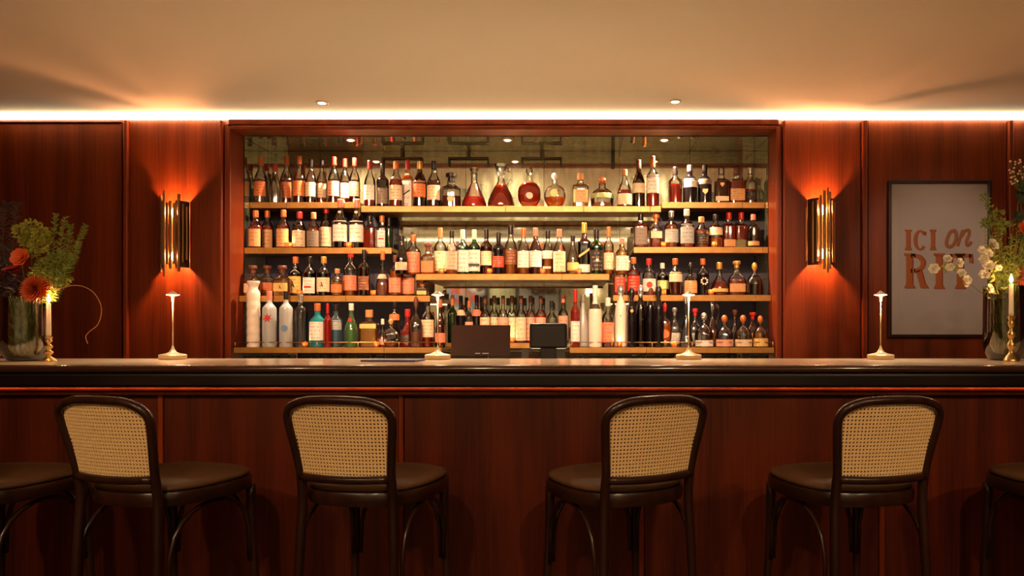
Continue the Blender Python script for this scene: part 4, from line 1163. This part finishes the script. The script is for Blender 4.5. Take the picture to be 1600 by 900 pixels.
# ---------------------------------------------------------------- vases and flowers
VG = thin_glass('vase_glass', (.94, .95, .92))
WT = liquid('vase_water', (.75, .82, .6), .06)
def vase(px, D, wpx, ytop, label, waterf=.5):
    X = PX(px, D); r = wpx*D/F/2; h = PZ(ytop, D)-BZ
    t = thing('glass_vase', label, 'vase', (X, D, BZ+.0005), 0, 'glass flower vases on the bar')
    th = .0022
    pr = [(r*.55, 0), (r*.72, .004), (r*.90, h*.10), (r*1.0, h*.22), (r*.99, h*.45), (r*.97, h*.98), (r*.985, h), (r*.985-th, h), (r*.97-th, h*.97), (r*.99-th, h*.45), (r-th, h*.22), (r*.9-th, h*.11), (r*.70, .012), (.002, .010)]
    MB().lathe(pr, 32).build('glass_wall', VG, t, True, ang=60)
    wl = h*waterf
    MB().lathe([(r*.5, .0115), (r*.88-th, h*.11), (r*.97-th*1.5, h*.22), (r*.97-th*1.5, wl), (.002, wl)], 28).build('water', WT, t, True, ang=50)
    return X, D, r, h
GRN = [plain('leaf_green', srgb(122, 134, 50), .6, noise=.25, nscale=30), plain('leaf_dark', srgb(38, 50, 30), .6, noise=.2, nscale=30), plain('leaf_lime', srgb(172, 172, 72), .6, noise=.2, nscale=30), plain('stem_green', srgb(86, 104, 46), .6)]
def stem_tube(m, P, r0=.0025, r1=.0012):
    Q = catmull(P, 5); n = len(Q); m.tube(Q, [r0+(r1-r0)*i/(n-1) for i in range(n)], 6); return Q
def leaf(m, p, d, L, Wd, curl=.2):
    d = Vector(d).normalized(); s = d.cross(Vector((0, -1, .2)));
    if s.length < .1: s = d.cross(Vector((1, 0, 0)))
    s.normalize(); n = s.cross(d); b = len(m.v); p = Vector(p)
    for (u, w_) in ((0, .1), (.3, .9), (.6, .85), (1, .03)):
        c = p+d*L*u+n*(curl*L*u*u)
        m.v.append(tuple(c-s*Wd*w_/2)); m.v.append(tuple(c+n*Wd*.12)); m.v.append(tuple(c+s*Wd*w_/2))
    for i in range(3):
        for k in range(2): m.f.append((b+3*i+k, b+3*i+k+1, b+3*i+3+k+1, b+3*i+3+k))
def rnd(a): return random.uniform(-a, a)
def blossom(m, c, r, nl=4, petals=6, openf=1.0, facing=Vector((0, -1, .25))):
    c = Vector(c); f = facing.normalized(); q = f.to_track_quat('Z', 'Y')
    for l in range(nl):
        rr = r*(1-.20*l); tilt = .05+.36*l
        for k in range(petals):
            a = 2*pi*(k+.5*(l % 2))/petals+rnd(.12)
            dirv = Vector((cos(a), sin(a), 0)); b = len(m.v)
            side = Vector((-sin(a), cos(a), 0))
            for (u, w_, hz) in ((.05, .15, 0), (.45, .50, .10), (.8, .52, .26), (1.0, .22, .30)):
                base = dirv*rr*u*cos(tilt*.8)+Vector((0, 0, 1))*rr*(hz*(1+tilt)+.10*l)
                for sgn, cu in ((-1, .10), (0, 0), (1, .10)):
                    v = base+side*rr*w_*sgn*.75+Vector((0, 0, 1))*rr*cu*abs(sgn)
                    m.v.append(tuple(c+q @ v))
            for i in range(3):
                for j in range(2): m.f.append((b+3*i+j, b+3*i+j+1, b+3*i+4+j, b+3*i+3+j))
def mum(m, c, r, n=90, facing=Vector((0.1, -1, .35))):
    c = Vector(c); q = facing.normalized().to_track_quat('Z', 'Y'); ga = pi*(3-sqrt(5))
    for i in range(n):
        u = (i+.5)/n; th = i*ga; el = u*1.45; L = r*(.55+.45*u)
        d = Vector((cos(th)*sin(el), sin(th)*sin(el), cos(el))); d = q @ d
        leaf(m, c+d*r*.15, d, L, r*.20, -.1)
def cluster(m, c, R, n, size, squash=(1, 1, 1)):
    c = Vector(c)
    for i in range(n):
        d = Vector((random.gauss(0, 1), random.gauss(0, 1), random.gauss(0, 1))).normalized()
        rr = R*(.55+.45*random.random())
        p = c+Vector((d.x*rr*squash[0], d.y*rr*squash[1], d.z*rr*squash[2]))
        leaf(m, p, d+Vector((rnd(.5), rnd(.5), rnd(.5))), size*random.uniform(.7, 1.3), size*.6, .3)
def feather(m, P, L=.03, dens=1.0, W=.004, up=.6):
    Q = stem_tube(m, P, .0016, .0006); n = len(Q)
    for i in range(2, n):
        t_ = (Q[i]-Q[i-1]).normalized()
        for k in range(int(5*dens)):
            s = t_.cross(Vector((rnd(1), rnd(1), rnd(1)))).normalized()
            leaf(m, Q[i-1].lerp(Q[i], random.random()), t_*up+s, L*(1-.55*i/n)*random.uniform(.7, 1.2), W, .2)
class At:
    def __init__(s, D): s.D = D
    def __call__(s, px, py, dd=0): D = s.D+dd; return Vector((PX(px, D), D, PZ(py, D)))
# left arrangement
vx, vd, vr, vh = vase(40, 3.06, 66, 466, 'large round glass vase of stems at the left end of the bar')
A = At(3.06); base = Vector((vx, vd, BZ+.03))
def flower_thing(name, label, cat, group=None):
    return thing(name, label, cat, (0, 0, 0), 0, group)
GF1 = 'cut flowers in the left vase'; GF2 = 'cut flowers in the right vase'
def inward(k): return base+Vector((.02*cos(k*2.1), .02*sin(k*2.1), .002*k))
def mouth(k, h): return Vector((vx+.05*cos(k*2.1+2), vd+.045*sin(k*2.1+2), BZ+h))
k = 0
t = flower_thing('green_hydrangea', 'round lime green fluffy flower head highest in the left vase', 'flower', GF1)
m = MB(); stem_tube(m, [inward(k), mouth(k, vh*.9), A(50, 430), A(48, 385)]); m.build('stem', GRN[3], t, True)
m = MB()
for (x_, y_, s_) in ((34, 362, 1), (50, 356, 1.1), (64, 366, 1), (44, 376, 1), (60, 384, 1), (52, 372, 1.2), (72, 374, .6), (52, 393, .7)): cluster(m, A(x_, y_, rnd(.02)), .031*s_, 230, .011)
m.build('flower_head', GRN[2], t)['kind'] = 'stuff'; k = 1
t = flower_thing('feathery_greenery', 'feathery green foliage with tall thin spikes right of the green flower head', 'foliage', GF1)
m = MB()
for P in ([(85, 460), (84, 420), (84, 370), (87, 335)], [(85, 460), (94, 420), (96, 375), (102, 340)], [(88, 450), (100, 410), (108, 375), (110, 352)], [(88, 450), (104, 420), (120, 385), (134, 352)], [(88, 455), (104, 430), (116, 405), (124, 378)],
          [(75, 455), (72, 430), (76, 405), (78, 395)], [(80, 460), (92, 440), (100, 425), (106, 410)], [(70, 460), (62, 440), (60, 420), (62, 404)]):
    dd = rnd(.03); feather(m, [mouth(2, vh*.9)]+[A(x_, y_, dd) for x_, y_ in P], .034, 2.6, .0042)
for (x_, y_) in ((70, 420), (84, 410), (92, 420), (84, 430), (98, 405), (74, 436), (96, 436), (62, 430)): cluster(m, A(x_, y_, rnd(.03)), .036, 70, .014)
m.build('foliage', GRN[0], t)['kind'] = 'stuff'
m = MB(); stem_tube(m, [inward(2), mouth(2, vh*.9), A(84, 440)]); m.build('stem', GRN[3], t, True)
ORF = plain('orange_petal', srgb(232, 98, 48), .55); DRF = plain('deep_red_petal', srgb(150, 30, 20), .5); MUM = plain('rust_petal', srgb(206, 84, 34), .55)
t = flower_thing('orange_rose', 'open orange rose under the green flower head in the left vase', 'flower', GF1)
m = MB(); blossom(m, A(34, 403, -.04), .040, 4, 7); m.build('petals', ORF, t, True); m = MB(); stem_tube(m, [inward(3), mouth(3, vh*.9), A(34, 412, -.02)]); m.build('stem', GRN[3], t, True)
t = flower_thing('rust_chrysanthemum', 'rust orange chrysanthemum just left of the left candle flame', 'flower', GF1)
m = MB(); mum(m, A(58, 452, -.05), .060, 190); m.build('petals', MUM, t); m = MB(); stem_tube(m, [inward(4), mouth(4, vh*.9), A(58, 458, -.03)]); m.build('stem', GRN[3], t, True)
t = flower_thing('red_flower', 'flat deep red bloom between dark foliage at the left edge', 'flower', GF1)
m = MB(); blossom(m, A(20, 424, -.04), .036, 3, 8, facing=Vector((0, -.5, 1))); m.build('petals', DRF, t, True); m = MB(); stem_tube(m, [inward(5), mouth(5, vh*.9), A(20, 430, -.02)]); m.build('stem', GRN[3], t, True)
t = flower_thing('dark_berry_sprig', 'dark leafy berry cluster above the rim of the left vase', 'foliage', GF1)
m = MB()
for (x_, y_) in ((8, 440), (22, 446), (36, 440), (14, 455), (30, 456), (2, 425)): cluster(m, A(x_, y_, rnd(.02)), .032, 40, .02)
m.build('foliage', plain('plum_leaf', srgb(38, 22, 34), .5), t)['kind'] = 'stuff'
m = MB(); stem_tube(m, [inward(6), mouth(6, vh*.9), A(20, 452)]); m.build('stem', GRN[3], t, True)
t = flower_thing('smoke_bush', 'tall grey brown wispy plumes at the far left edge', 'foliage', GF1)
m = MB()
for P in ([(12, 430), (4, 380), (8, 330), (10, 318)], [(14, 430), (20, 385), (24, 340), (28, 318)], [(12, 430), (-4, 390), (-6, 350), (-2, 330)]):
    feather(m, [A(x_, y_, .04) for x_, y_ in P], .05, 2.6, .003)
m.build('plumes', plain('plum_grey', srgb(74, 58, 52), .7), t)['kind'] = 'stuff'
m = MB(); stem_tube(m, [inward(7), mouth(7, vh*.9), A(12, 430, .04)]); m.build('stem', GRN[3], t, True)
t = flower_thing('curling_tendril', 'long thin tendril looping down right of the left candle', 'stem', GF1)
m = MB(); m.tube(catmull([mouth(2, vh*.9), A(84, 456, -.02), A(106, 447, -.02), A(128, 447), A(146, 457), A(157, 475), A(158, 492), A(152, 508), A(140, 518), A(134, 526), A(137, 537)], 6), .0014, 6)
m.build('vine', plain('tendril_tan', srgb(176, 120, 70), .6), t, True)
m = MB(); 
for q in range(5): leaf(m, A(100+q*3, 446-q, .01), (cos(q), -.3, sin(q*2)), .03, .012)
m.build('leaf_tuft', GRN[2], t)
t = flower_thing('cut_greenery', 'bundle of green stems standing in the left vase water', 'stems', GF1)
for q in range(16):
    a = q*2.39; m = MB(); r1_, r2_ = vr*.45*sqrt((q+1)/16), vr*.72*sqrt((q+1)/16)
    stem_tube(m, [Vector((vx+r1_*cos(a+1.2), vd+r1_*sin(a+1.2), BZ+.016)), Vector((vx+r1_*cos(a+.5)*1.1, vd+r1_*sin(a+.5), BZ+vh*.5)), Vector((vx+r2_*cos(a), vd+r2_*sin(a), BZ+vh*1.02))], .003, .0025)
    for z_ in (.3, .5, .65, .8):
        leaf(m, Vector((vx+r1_*cos(a+.5), vd+r1_*sin(a+.5), BZ+vh*z_)), (cos(a), sin(a), 1.4), .035, .014)
    m.build('stem', GRN[q % 2*3], t, True)
vase(-22, 3.14, 44, 470, 'second glass vase half hidden at the left picture edge', .5)
vx2_ = PX(-22, 3.14)
t = flower_thing('vase_greens', 'dark greens filling the glass vase at the far left edge', 'foliage')
m = MB()
for q in range(10):
    a = q*2.39; feather(m, [Vector((vx2_+.02*cos(a), 3.14+.02*sin(a), BZ+.02)), Vector((vx2_+.03*cos(a), 3.14+.03*sin(a), BZ+.15)), Vector((vx2_+.035*cos(a), 3.14+.035*sin(a), BZ+.26))], .018, 1.2, .006)
m.build('foliage', GRN[0], t)['kind'] = 'stuff'

# right arrangement
vx, vd, vr, vh = vase(1570, 3.12, 62, 448, 'tall glass vase of stems at the right end of the bar')
A = At(3.12); base = Vector((vx, vd, BZ+.03))
WHF = plain('white_petal', srgb(252, 240, 222), .5, noise=.05, nscale=60)
SPR = [('long drooping spray of white flowers reaching left across the poster', [(1556, 468), (1530, 455), (1500, 428), (1480, 418), (1460, 420)], [(1459, 420, 11), (1480, 405, 9), (1484, 418, 9), (1498, 411, 10), (1502, 427, 9), (1510, 438, 10), (1508, 443, 8)]),
       ('upright spray of white flowers above the right vase rim', [(1560, 450), (1552, 425), (1546, 400), (1550, 380)], [(1550, 383, 13), (1533, 391, 9), (1544, 396, 9), (1537, 405, 10), (1544, 416, 12), (1538, 430, 11), (1560, 419, 7)]),
       ('single low white flower on the left rim of the right vase', [(1564, 460), (1550, 455), (1545, 451)], [(1545, 451, 10)])]
for lab, P, F_ in SPR:
    t = flower_thing('white_flower_spray', lab, 'flower', GF2)
    m = MB(); dd = -.05; Q = stem_tube(m, [Vector((vx, vd-.01, BZ+.03)), Vector((vx-.03, vd-.03, BZ+vh*.95))]+[A(x_, y_, dd) for x_, y_ in P], .002, .001)
    m.build('stem', GRN[3], t, True)
    for q in range(22):
        m2 = MB(); i = random.randrange(8, len(Q)); leaf(m2, Q[i], (rnd(1), rnd(.6), rnd(1)), .028, .010); m2.build('leaf', GRN[q % 2 and 0 or 2], t)
    for (x_, y_, w_) in F_:
        m = MB(); c_ = A(x_, y_, dd-.012); blossom(m, c_, w_*3.0/F*.80, 4, 6, facing=Vector((rnd(.5), -1, .3+rnd(.3)))); o = m.build('blossom', WHF, t, True)
        m = MB(); stem_tube(m, [min(Q, key=lambda v: (v-c_).length), c_+Vector((0, .004, 0))], .0010, .0008); m.build('pedicel', GRN[3], t, True)
        m = MB(); cluster(m, c_+Vector((0, -w_*.0011, .002)), w_*.0006, 10, w_*.0007); m.build('centre', GRN[2], t)
t = flower_thing('fine_green_grasses', 'dense fine green foliage filling the top of the right vase', 'foliage', GF2)
m = MB()
for q in range(64):
    px_ = random.uniform(1532, 1612); py_ = random.uniform(335, 440)
    dd = rnd(.06)
    feather(m, [Vector((vx+rnd(.04), vd+rnd(.04), BZ+vh*.9)), A(1572+(px_-1572)*.4, 440, dd*.5), A(px_, py_, dd)], .030, 1.1, .0035)
m.build('foliage', GRN[0], t)['kind'] = 'stuff'
m = MB(); stem_tube(m, [inward(1), mouth(1, vh*.9), A(1572, 420)]); m.build('stem', GRN[3], t, True)
t = flower_thing('snapdragon_spike', 'tall green bud spike leaning left above the white flowers', 'flower', GF2)
m = MB(); Q = stem_tube(m, [inward(2), mouth(2, vh*.95), A(1568, 400), A(1556, 345), A(1538, 308)], .0022, .001); m.build('stem', GRN[3], t, True)
m = MB()
for q_ in Q[11:]: cluster(m, q_, .011, 10, .014)
for (x_, y_) in ((1548, 345), (1560, 335), (1565, 350), (1540, 347), (1572, 352)): cluster(m, A(x_, y_), .016, 24, .017)
m.build('buds', GRN[0], t)['kind'] = 'stuff'
t = flower_thing('dark_eucalyptus', 'large dark green leaves at the top right above the vase', 'foliage', GF2)
m = MB(); Q = stem_tube(m, [inward(3), mouth(3, vh*.95), A(1592, 400, .03), A(1590, 320, .03), A(1604, 290, .03)], .0025, .0012); m.build('stem', GRN[3], t, True)
for q in range(26):
    m = MB(); i = random.randrange(9, len(Q)); leaf(m, Q[i]+Vector((rnd(.03), rnd(.02), rnd(.03))), (rnd(1), -.3, rnd(1)), .055, .034); m.build('leaf', GRN[1], t, True)
t = flower_thing('white_berry_spray', 'airy cluster of tiny pinkish white buds at the top right corner', 'flower', GF2)
BUD = plain('bud_pink', srgb(236, 190, 160), .5); mb = MB(); ms_ = MB()
top = A(1594, 300, .02); stem_tube(ms_, [inward(4), mouth(4, vh*.95), A(1596, 380, .02), top], .002, .001)
for q in range(44):
    c_ = A(random.uniform(1576, 1612), random.uniform(250, 288), .02+rnd(.03)); stem_tube(ms_, [top, (top+c_)/2+Vector((rnd(.01), 0, .005)), c_], .0008, .0005)
    mb.lathe([(.001, -.004), (.0042, -.001), (.0045, .002), (.001, .005)], 6, c_.x, c_.y, c_.z)
mb.build('buds', BUD, t)['kind'] = 'stuff'; ms_.build('stem', GRN[3], t, True)
t = flower_thing('orange_bloom', 'orange flower at the right picture edge above the candle', 'flower', GF2)
m = MB(); blossom(m, A(1602, 357, -.05), .035, 4, 7); m.build('petals', ORF, t, True); m = MB(); stem_tube(m, [inward(5), mouth(5, vh*.95), A(1600, 400, -.03), A(1602, 360, -.04)]); m.build('stem', GRN[3], t, True)
t = flower_thing('coral_bloom', 'round coral pink flower behind the right candle flame', 'flower', GF2)
m = MB(); mum(m, A(1592, 432, .0), .052, 130, Vector((0, -1, .2))); m.build('petals', plain('coral_petal', srgb(214, 96, 80), .5), t); m = MB(); stem_tube(m, [inward(6), mouth(6, vh*.9), A(1594, 440, .01)]); m.build('stem', GRN[3], t, True)
t = flower_thing('cut_greenery', 'bundle of green stems standing in the right vase water', 'stems', GF2)
for q in range(16):
    a = q*2.39; m = MB(); r1_, r2_ = vr*.45*sqrt((q+1)/16), vr*.72*sqrt((q+1)/16)
    stem_tube(m, [Vector((vx+r1_*cos(a+1.2), vd+r1_*sin(a+1.2), BZ+.016)), Vector((vx+r1_*cos(a+.5)*1.1, vd+r1_*sin(a+.5), BZ+vh*.5)), Vector((vx+r2_*cos(a), vd+r2_*sin(a), BZ+vh*1.02))], .003, .0025)
    for z_ in (.4, .6, .75, .9):
        leaf(m, Vector((vx+r1_*cos(a+.5), vd+r1_*sin(a+.5), BZ+vh*z_)), (cos(a), sin(a), 1.4), .035, .014)
    m.build('stem', GRN[q % 2*3], t, True)
